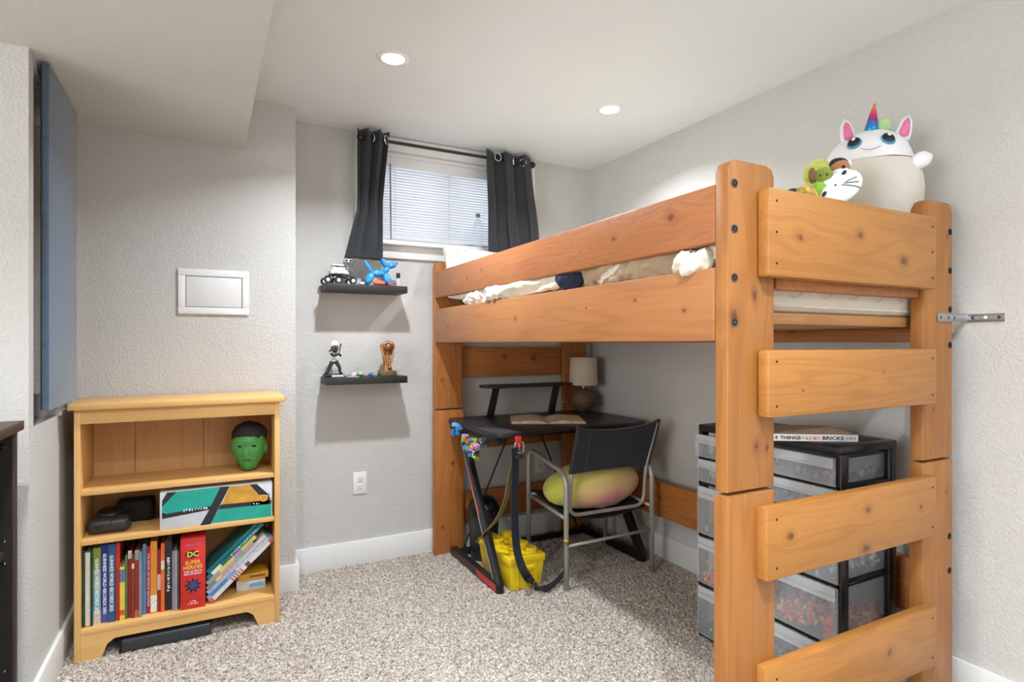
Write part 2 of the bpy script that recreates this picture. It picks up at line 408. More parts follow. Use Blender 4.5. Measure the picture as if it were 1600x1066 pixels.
# window
wd = bpy.data.objects.new('window_1', None); COL.objects.link(wd); wd.location = ((WX0 + WX1) / 2, YB, WZ0); wd['kind'] = 'structure'
part('casing_board', M['trim'], wd, (0.703, WX0 + .01, YB - .018, YB, 1.636, 2.296), bev=.002)
part('casing_board', M['trim'], wd, (WX1 - .01, 1.797, YB - .018, YB, 1.636, 2.296), bev=.002)
part('casing_board', M['trim'], wd, (WX0 + .01, WX1 - .01, YB - .018, YB, 2.225, 2.296), bev=.002)
part('apron', M['trim'], wd, (WX0 + .01, WX1 - .01, YB - .018, YB, 1.636, 1.704), bev=.002)
part('window_sill', M['trim'], wd, (0.72, 1.78, YB - .066, YB + .12, 1.704, 1.726), bev=.003)
part('jamb', M['trim'], wd, (WX0, WX0 + .012, YB, YB + .14, WZ0, WZ1), (WX1 - .012, WX1, YB, YB + .14, WZ0, WZ1), (WX0, WX1, YB, YB + .14, WZ1 - .012, WZ1))
fy0, fy1 = YB + .125, YB + .165
fr = part('window_frame', M['white'], wd, (WX0, WX0 + .05, fy0, fy1, WZ0, WZ1), (WX1 - .05, WX1, fy0, fy1, WZ0, WZ1), (WX0, WX1, fy0, fy1, WZ0, WZ0 + .05), (WX0, WX1, fy0, fy1, WZ1 - .05, WZ1))
part('mullion', M['white'], wd, (1.225, 1.285, fy0 + .002, fy1 - .002, WZ0 + .05, WZ1 - .05))
part('pane', M['glass'], wd, (WX0 + .05, 1.225, fy0 + .018, fy0 + .022, WZ0 + .05, WZ1 - .05))
part('pane', M['glass'], wd, (1.285, WX1 - .05, fy0 + .018, fy0 + .022, WZ0 + .05, WZ1 - .05))
# blind
def slat_mat():
    t = NT('white_blind_slat'); t.b.inputs['Base Color'].default_value = lin((240, 241, 243)); t.b.inputs['Roughness'].default_value = 0.45
    tr = t.n('ShaderNodeBsdfTranslucent'); tr.inputs[0].default_value = lin((235, 238, 245)); mx = t.n('ShaderNodeMixShader')
    t.l(t.mr(t.noise(t.obj(), 5, 1), 0, 1, 0.38, 0.42), mx.inputs[0]); t.l(t.b.outputs[0], mx.inputs[1]); t.l(tr.outputs[0], mx.inputs[2]); t.l(mx.outputs[0], t.out.inputs[0])
    return t.m
SL = slat_mat()
bl = thing('window_blind', 'white horizontal slat blind closed inside the small high window', 'blind', (1.25, YB + .05, WZ1 - .012))
part('headrail', M['white'], bl, (WX0 + .015, WX1 - .015, YB + .03, YB + .075, 2.155, 2.203), bev=.002)
ns, z0, z1 = 25, 1.772, 2.145
sm = None
for i in range(ns):
    z = z0 + (z1 - z0) * i / (ns - 1)
    if sm is None:
        bm = B(); a = math.radians(58); w = .0125
        pr = [(-w, 0), (-w * .5, .0022), (0, .003), (w * .5, .0022), (w, 0), (w * .5, .0012), (0, .002), (-w * .5, .0012)]
        sect = [(math.cos(a) * p[0] - math.sin(a) * p[1], -math.sin(a) * -p[0] + math.cos(a) * p[1]) for p in pr]
        prism(bm, [(YB + .052 + s[0], z + s[1]) for s in sect], 'X', WX0 + .018, WX1 - .018)
        sm = obj('slat', bm, SL, bl, smooth=True); zc = sm.location.z
    else:
        o = bpy.data.objects.new('slat', sm.data); COL.objects.link(o); o.location = sm.location + Vector((0, 0, z - z0)); adopt(o, bl)
part('bottom_rail', M['white'], bl, (WX0 + .018, WX1 - .018, YB + .040, YB + .064, 1.742, 1.760), bev=.003)
for x in (0.93, 1.25, 1.57):
    bm = B(); cyl(bm, (x, YB + .037, 1.75), (x, YB + .037, 2.16), .0012, n=6); obj('ladder_cord', bm, M['white'], bl)
bm = B(); cyl(bm, (0.905, YB + .028, 1.752), (0.900, YB + .028, 2.165), .0045, n=8); obj('tilt_wand', bm, mat('grey_wand', (150, 150, 152), .35), bl, smooth=True)
# curtain rod and curtains
RZ, RY = 2.236, 3.030
rod = thing('curtain_rod', 'black metal curtain rod with ball ends above the window', 'curtain rod', (1.21, RY, RZ))
bm = B(); cyl(bm, (0.715, RY, RZ), (1.715, RY, RZ), .0085); obj('rod', bm, M['blackmetal'], rod, smooth=True)
for x in (0.706, 1.724):
    bm = B(); ell(bm, (x, RY, RZ), (.02, .02, .02)); obj('finial', bm, M['blackmetal'], rod, smooth='all')
for x in (0.735, 1.695):
    bm = B(); cyl(bm, (x, RY, RZ), (x, YB - .018, RZ), .006); cyl(bm, (x, YB - .024, RZ), (x, YB - .017, RZ), .02); obj('bracket', bm, M['blackmetal'], rod, smooth=True)
def curtain(label, xl, xr, zt, zb, folds, ph, amp, rings):
    t = thing('curtain', label, 'curtain', ((xl(0) + xr(0)) / 2, RY, zb), 'charcoal curtains on the window rod')
    nu, nv = 90, 40; bm = B(); g = []
    for j in range(nv + 1):
        v = j / nv; row = []
        z = zt + (zb - zt) * v
        for i in range(nu + 1):
            u = i / nu
            a = amp * (1 - .35 * v) * math.sin(u * folds * 2 * math.pi + ph + .5 * v * math.sin(u * 3))
            x = xl(v) + (xr(v) - xl(v)) * (u + .05 * math.sin(u * folds * 4 * math.pi + ph))
            crown = (.012 * abs(math.sin(u * folds * math.pi + ph)) if j == 0 else 0)
            row.append(bm.verts.new((x, RY + a + .004 * math.sin(9 * v + 6 * u), z + crown)))
        g.append(row)
    for j in range(nv):
        for i in range(nu): bm.faces.new((g[j][i], g[j][i + 1], g[j + 1][i + 1], g[j + 1][i]))
    o = obj('fabric', bm, M['curtain'], t, smooth='all')
    md = o.modifiers.new('thickness', 'SOLIDIFY'); md.thickness = .003; md.offset = 0
    for (x, y, d) in rings:
        bm = B(); d = Vector(d).normalized(); a = d.orthogonal().normalized(); b = d.cross(a); c = Vector((x, y, RZ))
        pts = [c + (a * math.cos(q * math.pi / 10) + b * math.sin(q * math.pi / 10)) * .022 for q in range(21)]
        sweep(bm, pts, [(p[0] * .0055, p[1] * .003) for p in circ(1, 8)], up=tuple(d), close=False)
        obj('grommet', bm, M['chrome'], t, smooth='all', label='shiny chrome eyelet ring')
curtain('charcoal curtain bunched and swept aside at the window end over the toy shelf',
        lambda v: 0.692 - .005 * v - .06 * max(0, v - .62) / .38 * (1 if v > .62 else 0), lambda v: 0.850 - .035 * min(1, v * 1.9) + .0 * v,
        2.272, 1.607, 2.6, -.4, .030, [(0.836, RY - .018, (.75, -.66, 0)), (0.765, RY + .0, (1, .5, 0))])
curtain('charcoal curtain hanging straight at the window end over the loft bed',
        lambda v: 1.425 + .022 * v, lambda v: 1.722 + .08 * v, 2.268, 1.655, 2.4, -1.2, .030,
        [(1.478, RY - .034, (.12, -1, 0)), (1.600, RY - .0, (.8, -.6, 0)), (1.655, RY - .012, (-.8, -.6, 0))])
# recessed lights
def lens_mat():
    t = NT('lit_lens'); t.b.inputs['Base Color'].default_value = (1, 1, 1, 1); t.b.inputs['Emission Color'].default_value = (1, .96, .9, 1)
    t.b.inputs['Emission Strength'].default_value = 12.0; return t.m
LM = lens_mat()
for i, (x, y, z) in enumerate(LAMPS):
    lab = ('recessed ceiling light near the charcoal curtain over the toy shelf' if i == 0 else 'recessed ceiling light above the loft bed beside the right wall' if i == 1 else
           'unseen round recessed light set in the white ceiling' if i < 6 else 'unseen round recessed light set in the lowered soffit')  # unseen ones mix inferred lamps with added fill lamps
    t = thing('ceiling_light', lab, 'ceiling light', (x, y, z), 'recessed ceiling lights')
    bm = B(); lathe(bm, [(.064, 0), (.064, -.003), (.058, -.006), (.046, -.006), (.040, -.001), (.040, 0)], (x, y, z), 32); obj('trim_ring', bm, M['white'], t, smooth=True)
    bm = B(); lathe(bm, [(0, -.001), (.040, -.001), (.040, -.004), (0, -.004)], (x, y, z), 24); obj('lens', bm, LM, t)
# wall fittings
ap = thing('access_panel', 'white framed access panel on the wall above the bookcase', 'wall panel', (0.03, YA, 1.40))
a0, a1 = Q(278, 419, Y=YA - .008), Q(389, 491, Y=YA - .008)
px0, px1, pz0, pz1 = a0.x, a1.x, 1.301, 1.500
bm = B()
for b_ in ((px0, px1, pz1 - .03, pz1), (px0, px1, pz0, pz0 + .03), (px0, px0 + .028, pz0 + .03, pz1 - .03), (px1 - .028, px1, pz0 + .03, pz1 - .03)):
    box(bm, b_[0], b_[1], YA - .010, YA, b_[2], b_[3], bev=.002)
obj('frame', bm, M['white'], ap, smooth=True)
part('door', mat('white_panel_door', (224, 224, 224), .4, var=.01), ap, (px0 + .031, px1 - .031, YA - .0075, YA - .001, pz0 + .033, pz1 - .033), bev=.002)
def outlet(cx, cz, label):
    t = thing('wall_outlet', label, 'outlet', (cx, YB, cz), None)
    part('cover_plate', M['white'], t, (cx - .036, cx + .036, YB - .006, YB, cz - .058, cz + .058), bev=.003)
    for s in (-1, 1):
        z = cz + s * .02
        f = part('socket_face', M['white'], t, (cx - .017, cx + .017, YB - .009, YB - .005, z - .0145, z + .0145), bev=.004)
        bm = B()
        for dx in (-.0065, .0065): box(bm, cx + dx - .0014, cx + dx + .0014, YB - .0096, YB - .0085, z - .001, z + .008)
        cyl(bm, (cx, YB - .0096, z - .008), (cx, YB - .0085, z - .008), .0028, n=10)
        obj('socket_holes', bm, M['hole'], f)
outlet(0.727, 0.427, 'white duplex outlet on the wall under the two floating shelves')
outlet(1.838, 0.427, 'white duplex outlet on the wall under the black desk')
# blue board covering the niche
bp = thing('blue_board', 'tall slate blue padded board propped in front of the wall niche', 'board', (-.455, 2.53, .957))
bm = B(); box(bm, -.459, -.440, 2.318, 2.765, .957, 2.058, bev=.003)
obj('board', bm, mat('slate_blue_fabric', (84, 103, 124), .7, var=.12, vscale=40, bump=.2, bscale=500, sheen=.35), bp, smooth=True)
bm = B(); box(bm, -.463, -.459, 2.322, 2.762, .960, 2.055); obj('backing', bm, M['black'], bp)
bm = B(); box(bm, -.60, -.463, 2.62, 2.72, .9105, .985); obj('support_block', bm, M['wall'], bp)

# ---------------------------------------------------------------- loft bed
PINE, PDARK = (170, 112, 54), (134, 80, 34)
RAILC, RDARK = (176, 114, 70), (140, 80, 46)
WDC, WDD = (186, 118, 58), (140, 80, 34)
bed = thing('loft_bed', 'honey pine loft bed of thick planks and bolted posts', 'bed', (1.64, 2.05, 0))
X0, X1, Y0, Y1 = 1.119, 2.155, 1.01, 3.10
pw = .186
def plank(name, b, m, bev=.006, label=None):
    return part(name, m, bed, b, bev=bev, label=label)
def post(x0, y0, up, m, left=True):
    z0, z1 = ((.806, 1.622) if up else (-.004, .798))
    x1 = x0 + (pw - .02 if up else pw - .012); 
    poly = [(x0, z0), (x1, z0)]
    if up:
        r = .028
        poly += [(x1, z1 - r), (x1 - r * .3, z1 - r * .3), (x1 - r, z1), (x0 + r, z1), (x0 + r * .3, z1 - r * .3), (x0, z1 - r)]
    else:
        poly += [(x1, z1), (x0, z1)]
    bm = B(); prism(bm, poly, 'Y', y0, y0 + .042, .005)
    return obj('post', bm, m, bed, smooth=True)
mp = [wood('pine_post_a', PINE, PDARK, 'Z', 'X', knots=[(.02, -.062, .016), (.075, .006, .013), (-.30, .015, .010), (-.31, .045, .011)], grain=.5),
      wood('pine_post_b', PINE, PDARK, 'Z', 'X', knots=[(.30, .05, .006), (-.25, -.03, .005)], grain=.5),
      wood('pine_post_c', WDC, WDD, 'Z', 'X', knots=[(.1, .02, .01), (-.25, -.04, .008)], grain=.9)]
pa = post(X0 + .002, Y0, True, mp[0]); pb = post(X0 - .008, Y0 - .004, False, mp[1])
pc = post(1.972, Y0, True, mp[1]); pd = post(1.966, Y0, False, mp[1])
for x in (X0 + .002, 1.972):
    for up in (True, False): post(x, Y1 - .042, up, mp[2])
def bolt(x, z, y, parent, steel):
    bm = B(); lathe(bm, [(0, -.0006), (.0105, -.0006), (.0105, .004), (0, .004)], (x, y, z), 18, (0, 1, 0)); obj('bolt_hole', bm, M['hole'], parent)
    if steel:
        bm = B(); lathe(bm, [(0, -.0008), (.0038, 0), (.0038, .003)], (x, y - .0022, z), 12, (0, 1, 0))
        lathe(bm, [(.0068, 0), (.0105, 0), (.0105, .003), (.0068, .003), (.0068, 0)], (x, y - .0020, z), 18, (0, 1, 0)); obj('bolt', bm, M['iron'], parent, smooth=True)
for z in (1.562, 1.450, 1.331, 1.222): bolt(1.142, z, Y0, pa, True)
for z in (1.53, 1.405, 1.28, 1.165): bolt(2.122, z, Y0, pc, False)
for z in (.33,): bolt(1.134, z, Y0 - .004, pb, False)
for z in (.55, .44): bolt(2.118, z, Y0, pd, False)
yr0, yr1 = Y0 + .042, Y1 - .042
plank('guard_rail', (X0, X0 + .04, yr0, yr1, 1.420, 1.567), wood('fir_guard_rail', RAILC, RDARK, 'Y', 'Z', knots=[(-.85, .02, .012), (-.6, .0, .008), (.55, -.01, .007), (.38, .015, .007)], grain=2.2, bump=.25), label='reddish guard rail with coarse grain')
plank('side_rail', (X0, X0 + .04, yr0, yr1, 1.175, 1.360), wood('pine_side_rail', (174, 117, 70), (148, 90, 50), 'Y', 'Z', knots=[(.05, .005, .008), (.80, -.01, .009), (-.70, .03, .005), (-.9, -.01, .006), (-.45, .02, .004)], grain=.5))
wm = wood('pine_wall_rail', WDC, WDD, 'Y', 'Z', knots=[(.3, .01, .01), (-.5, .02, .012)], grain=.9)
plank('wall_rail', (X1 - .04, X1, yr0, yr1, 1.175, 1.360), wm)
plank('wall_rail', (X1 - .04, X1, yr0, yr1, .255, .440), wm)
fx0, fx1, fya, fyb = 1.219, 1.972, .972, Y0 - .002
KN = [[(-.26, -.005, .013), (-.01, .02, .013), (.20, -.035, .016)], [(.1, .02, .004), (-.25, -.02, .004)],
      [(-.295, .012, .012), (.03, .035, .012), (.29, .01, .009), (.02, -.07, .014)], [(.13, .01, .014)]]
for i, (za, zb) in enumerate(((1.335, 1.556), (.986, 1.154), (.584, .766), (.190, .372))):
    plank('footboard_plank', (fx0 - (.006 if i > 1 else 0), fx1, fya, fyb, za, zb), wood('pine_foot_%d' % i, (178, 121, 57), (146, 90, 38), 'X', 'Z', knots=KN[i], grain=.55), bev=.008)
    hm = wood('pine_head_%d' % i, WDC, WDD, 'X', 'Z', knots=[(-.12 + .1 * i, .03, .012), (.18, .02, .016), (-.3, -.02, .01)], grain=.9)
    za, zb = ((1.335, 1.556), (.975, 1.147), (.560, .730), (.150, .318))[i]
    plank('headboard_plank', (fx0, fx1, Y1 + .001, Y1 + .027, za, zb), hm, bev=.006)
for o in bed.children:      # nail holes at the plank ends
    if o.name.startswith('footboard_plank'):
        l = o.location; hz = o.dimensions.z if o.dimensions.z else .18
        zs = [v.co.z for v in o.data.vertices]; hz = max(zs) - min(zs)
        for x in (fx0 + .028, fx1 - .028):
            for dz in ((-.35, 0, .35) if hz > .2 else (-.33, .33)):
                bm = B(); cyl(bm, (x, fya - .0004, l.z + dz * hz), (x, fya + .002, l.z + dz * hz), .0034, n=8); obj('nail_hole', bm, M['hole'], o)
plank('cleat', (X0 + .04, X0 + .07, yr0 + .02, yr1 - .02, 1.178, 1.222), wm, bev=.003)
plank('cleat', (X1 - .07, X1 - .04, yr0 + .02, yr1 - .02, 1.178, 1.222), wm, bev=.003)
plank('foot_cleat', (X0 + .19, 1.968, yr0 - .03, yr0 + .012, 1.312, 1.348), wm, bev=.003)
bd = wood('pine_bed_base', (206, 152, 92), (176, 116, 62), 'X', 'Y', grain=.6)
ny = 9; dy = (yr1 - yr0 - .02) / ny
for i in range(ny):
    plank('base_board', (X0 + .045, X1 - .045, yr0 + .01 + i * dy + .003, yr0 + .01 + (i + 1) * dy - .003, 1.2225, 1.254), bd, bev=.003)
bracket = thing('wall_bracket', 'galvanised steel corner strap tying the loft bed post to the wall', 'bracket', (2.2, .99, 1.25))
bm = B(); prism(bm, [(2.045, Y0 - .0015), (2.045, Y0 - .0045), (2.2175, Y0 - .0045), (2.2175, .905), (2.2215, .905), (2.2215, Y0 - .0015)], 'Z', 1.240, 1.266, .0006)
st = obj('strap', bm, M['steel'], bracket, smooth=True)
for x in (2.06, 2.105, 2.14):
    bm = B(); lathe(bm, [(0, .002), (.004, .0015), (.0055, 0)], (x, Y0 - .0045, 1.253), 12, (0, -1, 0)); obj('screw', bm, M['iron'], bracket, smooth=True)
for y in (.99, .955, .918):
    bm = B(); lathe(bm, [(0, .002), (.004, .0015), (.0055, 0)], (2.2175, y, 1.254), 12, (-1, 0, 0)); obj('screw', bm, M['iron'] if y != .955 else M['white'], bracket, smooth=True)
fl = thing('added_floor_lamp', 'added slim torchiere fill lamp with an upturned bowl behind the camera', 'lamp', (UPL[0], UPL[1], 0))  # unseen stand and bowl built around the added ceiling fill
bm = B(); lathe(bm, [(0, 0), (.14, 0), (.14, .012), (.03, .025), (.012, .03), (.012, 1.66), (0, 1.66)], (UPL[0], UPL[1], 0), 28); obj('stand', bm, M['blackmetal'], fl, smooth=True)
bm = B(); lathe(bm, [(.012, 1.655), (.06, 1.67), (.13, 1.72), (.165, 1.79), (.160, 1.79), (.125, 1.73), (.05, 1.68), (0, 1.672)], (UPL[0], UPL[1], 0), 32); obj('bowl', bm, M['white'], fl, smooth=True)

# ---------------------------------------------------------------- bedding
def noisy(o, amp, scale, seed=0.0, z=(1, 1, 1)):
    for v in o.data.vertices:
        p = (v.co + Vector((seed, seed * 1.7, 0))) * scale
        d = noise.noise_vector(p) * amp + noise.noise_vector(p * 2.3) * amp * .5
        v.co += Vector((d.x * z[0], d.y * z[1], d.z * z[2]))
mt = thing('mattress', 'cream quilted mattress lying in the loft bed', 'mattress', (1.64, 2.0, 1.2545))
bm = B(); box(bm, 1.166, 2.108, 1.062, 3.03, 1.2545, 1.372, bev=.028, seg=4); obj('mattress_body', bm, M['mattress'], mt, smooth=True)
for z in (1.272, 1.357):
    bm = B(); tube(bm, round_path([(1.168, 1.066, z), (2.106, 1.066, z), (2.106, 3.026, z), (1.168, 3.026, z), (1.168, 1.07, z)], .04), .0045, 8); obj('piping', bm, M['cloth'], mt, smooth='all')
for k in range(2):       # stitched wavy quilting on the foot end
    bm = B(); pts = [(1.21 + i * .0085, 1.0615, 1.306 + k * .018 + .011 * math.sin(i * .42 + k * 1.4)) for i in range(101)]; tube(bm, pts, .0026, 6); obj('quilting_seam', bm, M['cloth'], mt, smooth='all')
def roll(name, pts, rad, m, parent, seed, amp, twist=0.0, n=32, lobes=3):
    bm = B(); P = smooth_path(pts, 22)
    def sect(t):
        r = rad(t); out = []
        for a in [2 * math.pi * i / n for i in range(n)]:
            k = r * (1 + .15 * math.sin(lobes * a + twist * t * 9 + seed) + .085 * math.sin(5 * a + 46 * t + 3 * math.sin(17 * t + seed)) + .05 * math.sin(9 * a - 70 * t + seed))
            out.append((k * math.cos(a), k * .8 * math.sin(a)))
        return out
    sweep(bm, P, sect, up=(0, 0, 1)); o = obj(name, bm, m, parent, smooth='all', sub=1); noisy(o, amp * .55, 26, seed); return o
def yx(px): return Q(px, 440, X=1.15).y
taper = lambda r: (lambda t: r * (.35 + .65 * min(1, 6 * t, 6 * (1 - t))))
sh = thing('bed_sheet', 'rumpled cream sheet bulging out between the two bed rails', 'sheet', (1.2, 2.6, 1.375))
yA, yB = yx(727), yx(884)
roll('sheet_roll', [(1.175, yA, 1.372), (1.148, yA - .10, 1.384), (1.16, yA - .25, 1.391), (1.138, yA - .36, 1.396), (1.15, (yA + yB) / 2 - .08, 1.398), (1.15, yB, 1.398)], taper(.040), M['cloth'], sh, 1.3, .016, 1.2)
roll('sheet_roll', [(1.24, yA + .01, 1.40), (1.25, yA - .3, 1.405), (1.26, yB, 1.41)], taper(.04), M['tan'], sh, 4.1, .018, .8)
nv = thing('navy_cloth', 'dark navy cloth tucked between the cream sheet and tan blanket', 'cloth', (1.2, yx(888), 1.38))
roll('cloth_fold', [(1.17, yx(870), 1.41), (1.155, yx(886), 1.395), (1.17, yx(902), 1.405)], taper(.035), M['navy'], nv, 2.2, .012, .5)
bk = thing('tan_blanket', 'crumpled tan blanket on the mattress beside the bed rail', 'blanket', (1.25, 1.6, 1.376))
y0_, y1_ = yx(898), yx(1100)
roll('blanket_fold', [(1.20, y0_, 1.40), (1.18, (y0_ + y1_) / 2 + .15, 1.405), (1.185, (y0_ + y1_) / 2, 1.40), (1.195, y1_, 1.41)], taper(.052), M['tan'], bk, 7.7, .02, 2.2, lobes=4)
roll('blanket_fold', [(1.27, y0_ + .02, 1.41), (1.26, (y0_ + y1_) / 2, 1.43), (1.26, y1_ - .05, 1.42)], taper(.06), M['tan'], bk, 9.1, .03, 1.5, lobes=4)
roll('blanket_fold', [(1.165, y0_ - .12, 1.382), (1.158, y0_ - .22, 1.402), (1.17, y0_ - .32, 1.392)], taper(.022), M['cloth'], bk, 3.3, .012, 1.5)
sc = thing('cream_bedspread', 'cream bedspread corner heaped at the loft bed foot post', 'bedspread', (1.19, 1.15, 1.376))
roll('bedspread_fold', [(1.18, yx(1050), 1.385), (1.14, yx(1075), 1.385), (1.135, yx(1092), 1.378), (1.17, yx(1108), 1.40)], taper(.034), M['cloth'], sc, 5.2, .016, 1.6)
roll('bedspread_fold', [(1.19, yx(1088), 1.40), (1.175, yx(1108), 1.415), (1.18, yx(1125), 1.41)], taper(.036), M['cloth'], sc, 6.6, .014, 1.0)
def pillow_mesh(name, c, size, rot, m, parent=None, pinch=.5):
    bm = B(); n = 14; g = {}
    for s in (1, -1):
        for i in range(n + 1):
            for j in range(n + 1):
                u, v = i / n * 2 - 1, j / n * 2 - 1
                h = ((1 - u ** 4) * (1 - v ** 4)) ** .5
                if s == -1 and (i in (0, n) or j in (0, n)): g[s, i, j] = g[1, i, j]; continue
                k = 1 - .06 * (u * u) * (1 - v * v) * 0 ; ed = 1 + .05 * (abs(u) * abs(v)) ** 2
                g[s, i, j] = bm.verts.new((u * size[0] / 2 * ed, v * size[1] / 2 * ed, s * h * size[2] / 2))
    for s in (1, -1):
        for i in range(n):
            for j in range(n):
                f = [g[s, i, j], g[s, i + 1, j], g[s, i + 1, j + 1], g[s, i, j + 1]]
                bm.faces.new(f if s == 1 else f[::-1])
    R = Matrix.Translation(Vector(c)) @ rot.to_matrix().to_4x4()
    for v in bm.verts: v.co = R @ v.co
    o = obj(name, bm, m, parent, smooth='all', sub=1); noisy(o, .010, 9, 3.1); return o
from mathutils import Euler
def print_cloth():
    t = NT('printed_pillow_cotton'); v = t.obj(); vo = t.n('ShaderNodeTexVoronoi'); vo.inputs['Scale'].default_value = 26; t.l(v, vo.inputs['Vector'])
    k = t.mr(vo.outputs['Distance'], .14, .2, 1, 0); c = t.mix(t.mr(t.noise(v, 30, 2), .45, .6, 0, 1), lin((176, 108, 96)), lin((150, 158, 128)))
    t.l(t.mix(t.math('MULTIPLY', k, .7), lin((222, 218, 210)), c), t.b.inputs['Base Color']); t.b.inputs['Roughness'].default_value = .9
    return t.m
pl = pillow_mesh('pillow', (1.415, 2.950, 1.545), (.56, .34, .13), Euler((math.radians(62), math.radians(4), math.radians(-2))), print_cloth())
tag(pl, 'pale printed pillow propped against the headboard below the window', 'pillow')

# ---------------------------------------------------------------- plush toys at the foot of the bed
def egg(name, c, prof, m, parent, sx=1, sy=1, amp=.004, n=28):
    bm = B(); lathe(bm, prof, c, n)
    for v in bm.verts: v.co.x = c[0] + (v.co.x - c[0]) * sx; v.co.y = c[1] + (v.co.y - c[1]) * sy
    o = obj(name, bm, m, parent, smooth='all'); noisy(o, amp, 8, 1.1); return o
PW = mat('white_plush', (238, 238, 240), .95, var=.03, bump=.3, bscale=500, sheen=.3); PC = mat('cream_plush', (214, 206, 194), .95, var=.05, vscale=10, bump=.3, bscale=500, sheen=.3)
uc = Vector((1.985, 1.19, 1.376)); un = thing('plush_unicorn', 'large round white and cream plush unicorn sitting at the bed foot', 'plush toy', uc)
body = [(0, .0), (.06, .004), (.09, .04), (.112, .10), (.134, .18), (.152, .25), (.158, .30), (.154, .345), (.140, .38), (.132, .39)]
headp = [(.132, .39), (.130, .402), (.124, .425), (.113, .450), (.094, .474), (.064, .495), (.03, .505), (0, .508)]
egg('body', uc, body, PC, un); egg('head', uc, headp, PW, un)
fd = Vector((-.77, -.64, 0)); sd = Vector((.64, -.77, 0)); zz = Vector((0, 0, 1))      # where the unicorn looks, and its side towards the wall
def onhead(a, z, prof=headp):
    for (r0, h0), (r1, h1) in zip(prof, prof[1:]):
        if h0 <= z <= h1: r = r0 + (r1 - r0) * (z - h0) / (h1 - h0)
    d = fd * math.cos(a) + sd * math.sin(a); return uc + d * r + zz * z, (d + zz * .5).normalized()
EYK = mat('black_embroidery', (22, 24, 30), .4); EYB = mat('blue_embroidery', (70, 150, 186), .5); PKF = mat('pink_satin', (222, 110, 160), .35, sheen=.3)
for a in (-.50, .34):
    p, n_ = onhead(a, .446); rot = Vector((0, 0, 1)).rotation_difference(n_).to_euler()
    bm = B(); ell(bm, p, (.021, .023, .005), rot); e = obj('eye', bm, EYB, un, smooth='all')
    bm = B(); ell(bm, p + n_ * .003 + zz * .004, (.018, .019, .005), rot); obj('pupil', bm, EYK, e, smooth='all')
    bm = B(); ell(bm, p + n_ * .008 + zz * .010, (.006, .006, .002), rot); obj('eye_glint', bm, M['white'], e, smooth='all')
bm = B(); tube(bm, [onhead(a_ / 10 * .22 - .10, .424 - .010 * (1 - (a_ / 10) ** 2))[0] + fd * .002 for a_ in range(-10, 11)], .0012, 6); obj('mouth', bm, mat('pink_thread', (196, 150, 150), .6), un)
for i, a in enumerate((-.75, 1.15)):
    p, n_ = onhead(a, .468); d = fd * math.cos(a) + sd * math.sin(a)
    bm = B(); q = (zz * 1 + d * .25).normalized(); lathe(bm, [(0, 0), (.022, .004), (.023, .03), (.016, .065), (0, .088)], p - q * .012, 14, q)
    for v in bm.verts: v.co -= fd * ((v.co - p).dot(fd)) * .6
    e = obj('ear', bm, PW, un, smooth='all')
    bm = B(); lathe(bm, [(0, .008), (.013, .012), (.014, .03), (.009, .058), (0, .072)], p - q * .012, 12, q)
    for v in bm.verts: v.co -= fd * ((v.co - p).dot(fd)) * .6; v.co += fd * .013
    obj('ear_lining', bm, PKF, e, smooth='all')
def horn_mat():
    t = NT('rainbow_foil_horn'); sp = t.n('ShaderNodeSeparateXYZ'); t.l(t.obj(), sp.inputs[0])
    z = t.math('ADD', sp.outputs[2], t.math('MULTIPLY', sp.outputs[0], .4))
    f = t.mr(z, -.05, .05, 0, 1, False)
    t.l(t.ramp(f, [(0, lin((40, 150, 190))), (.33, lin((50, 120, 200))), (.48, lin((150, 50, 150))), (.62, lin((220, 40, 110))), (1, lin((240, 150, 90)))]), t.b.inputs['Base Color'])
    t.b.inputs['Metallic'].default_value = .35; t.b.inputs['Roughness'].default_value = .3; return t.m
hp, _ = onhead(0, .492); q = (zz + fd * -.05 + sd * .12).normalized()
bm = B(); lathe(bm, [(0, 0), (.024, 0), (.019, .03), (.012, .07), (.004, .105), (0, .112)], hp - q * .012 - fd * .02, 18, q); obj('horn', bm, horn_mat(), un, smooth='all')
bm = B()
for k in range(9): ell(bm, hp + sd * (.035 + .006 * math.sin(k * 9)) - fd * (.03 + .012 * k) + zz * (.022 + .006 * math.sin(k * 5) - .004 * k), (.024, .024, .026), n=10)
o = obj('mane', bm, mat('pastel_green_plush', (178, 214, 150), .95, bump=.4, sheen=.3), un, smooth='all'); noisy(o, .005, 60)
pa_ = uc + sd * .128 + fd * .075 + zz * .375; bm = B(); ell(bm, pa_, (.024, .024, .04), Euler((.9, .5, .5))); o = obj('paw', bm, PW, un, smooth='all'); noisy(o, .004, 40)
kc = Q(1310, 295, Y=1.06); kt = thing('plush_cat', 'white oval faced plush with stitched whiskers leaning before the unicorn', 'plush toy', (kc.x, kc.y, 1.376))
kn = Vector((-.70, -.62, .35)).normalized(); kr = Vector((0, 0, 1)).cross(kn).normalized(); ku = kn.cross(kr)
kr2 = (kr * math.cos(.75) + ku * math.sin(.75)); ku2 = kn.cross(kr2)
KM = Matrix((kr2, ku2, kn)).transposed()
bm = B(); ell(bm, kc, (.074, .048, .022), KM.to_euler()); obj('face', bm, PW, kt, smooth='all')
bm = B(); ell(bm, kc - kn * .05 + Vector((.01, .035, -.085)), (.075, .055, .09)); obj('body', bm, PC, kt, smooth='all')
def kp(a, b, h=.022): return kc + kr2 * (a * .074) + ku2 * (b * .048) + kn * (h * math.sqrt(max(0.05, 1 - a * a - b * b)))
for a, b in ((-.62, .18), (.52, .42)):
    bm = B(); ell(bm, kp(a, b), (.010, .0055, .004), (KM @ Euler((0, 0, .3)).to_matrix()).to_euler(), 12); obj('eye', bm, EYK, kt, smooth='all')
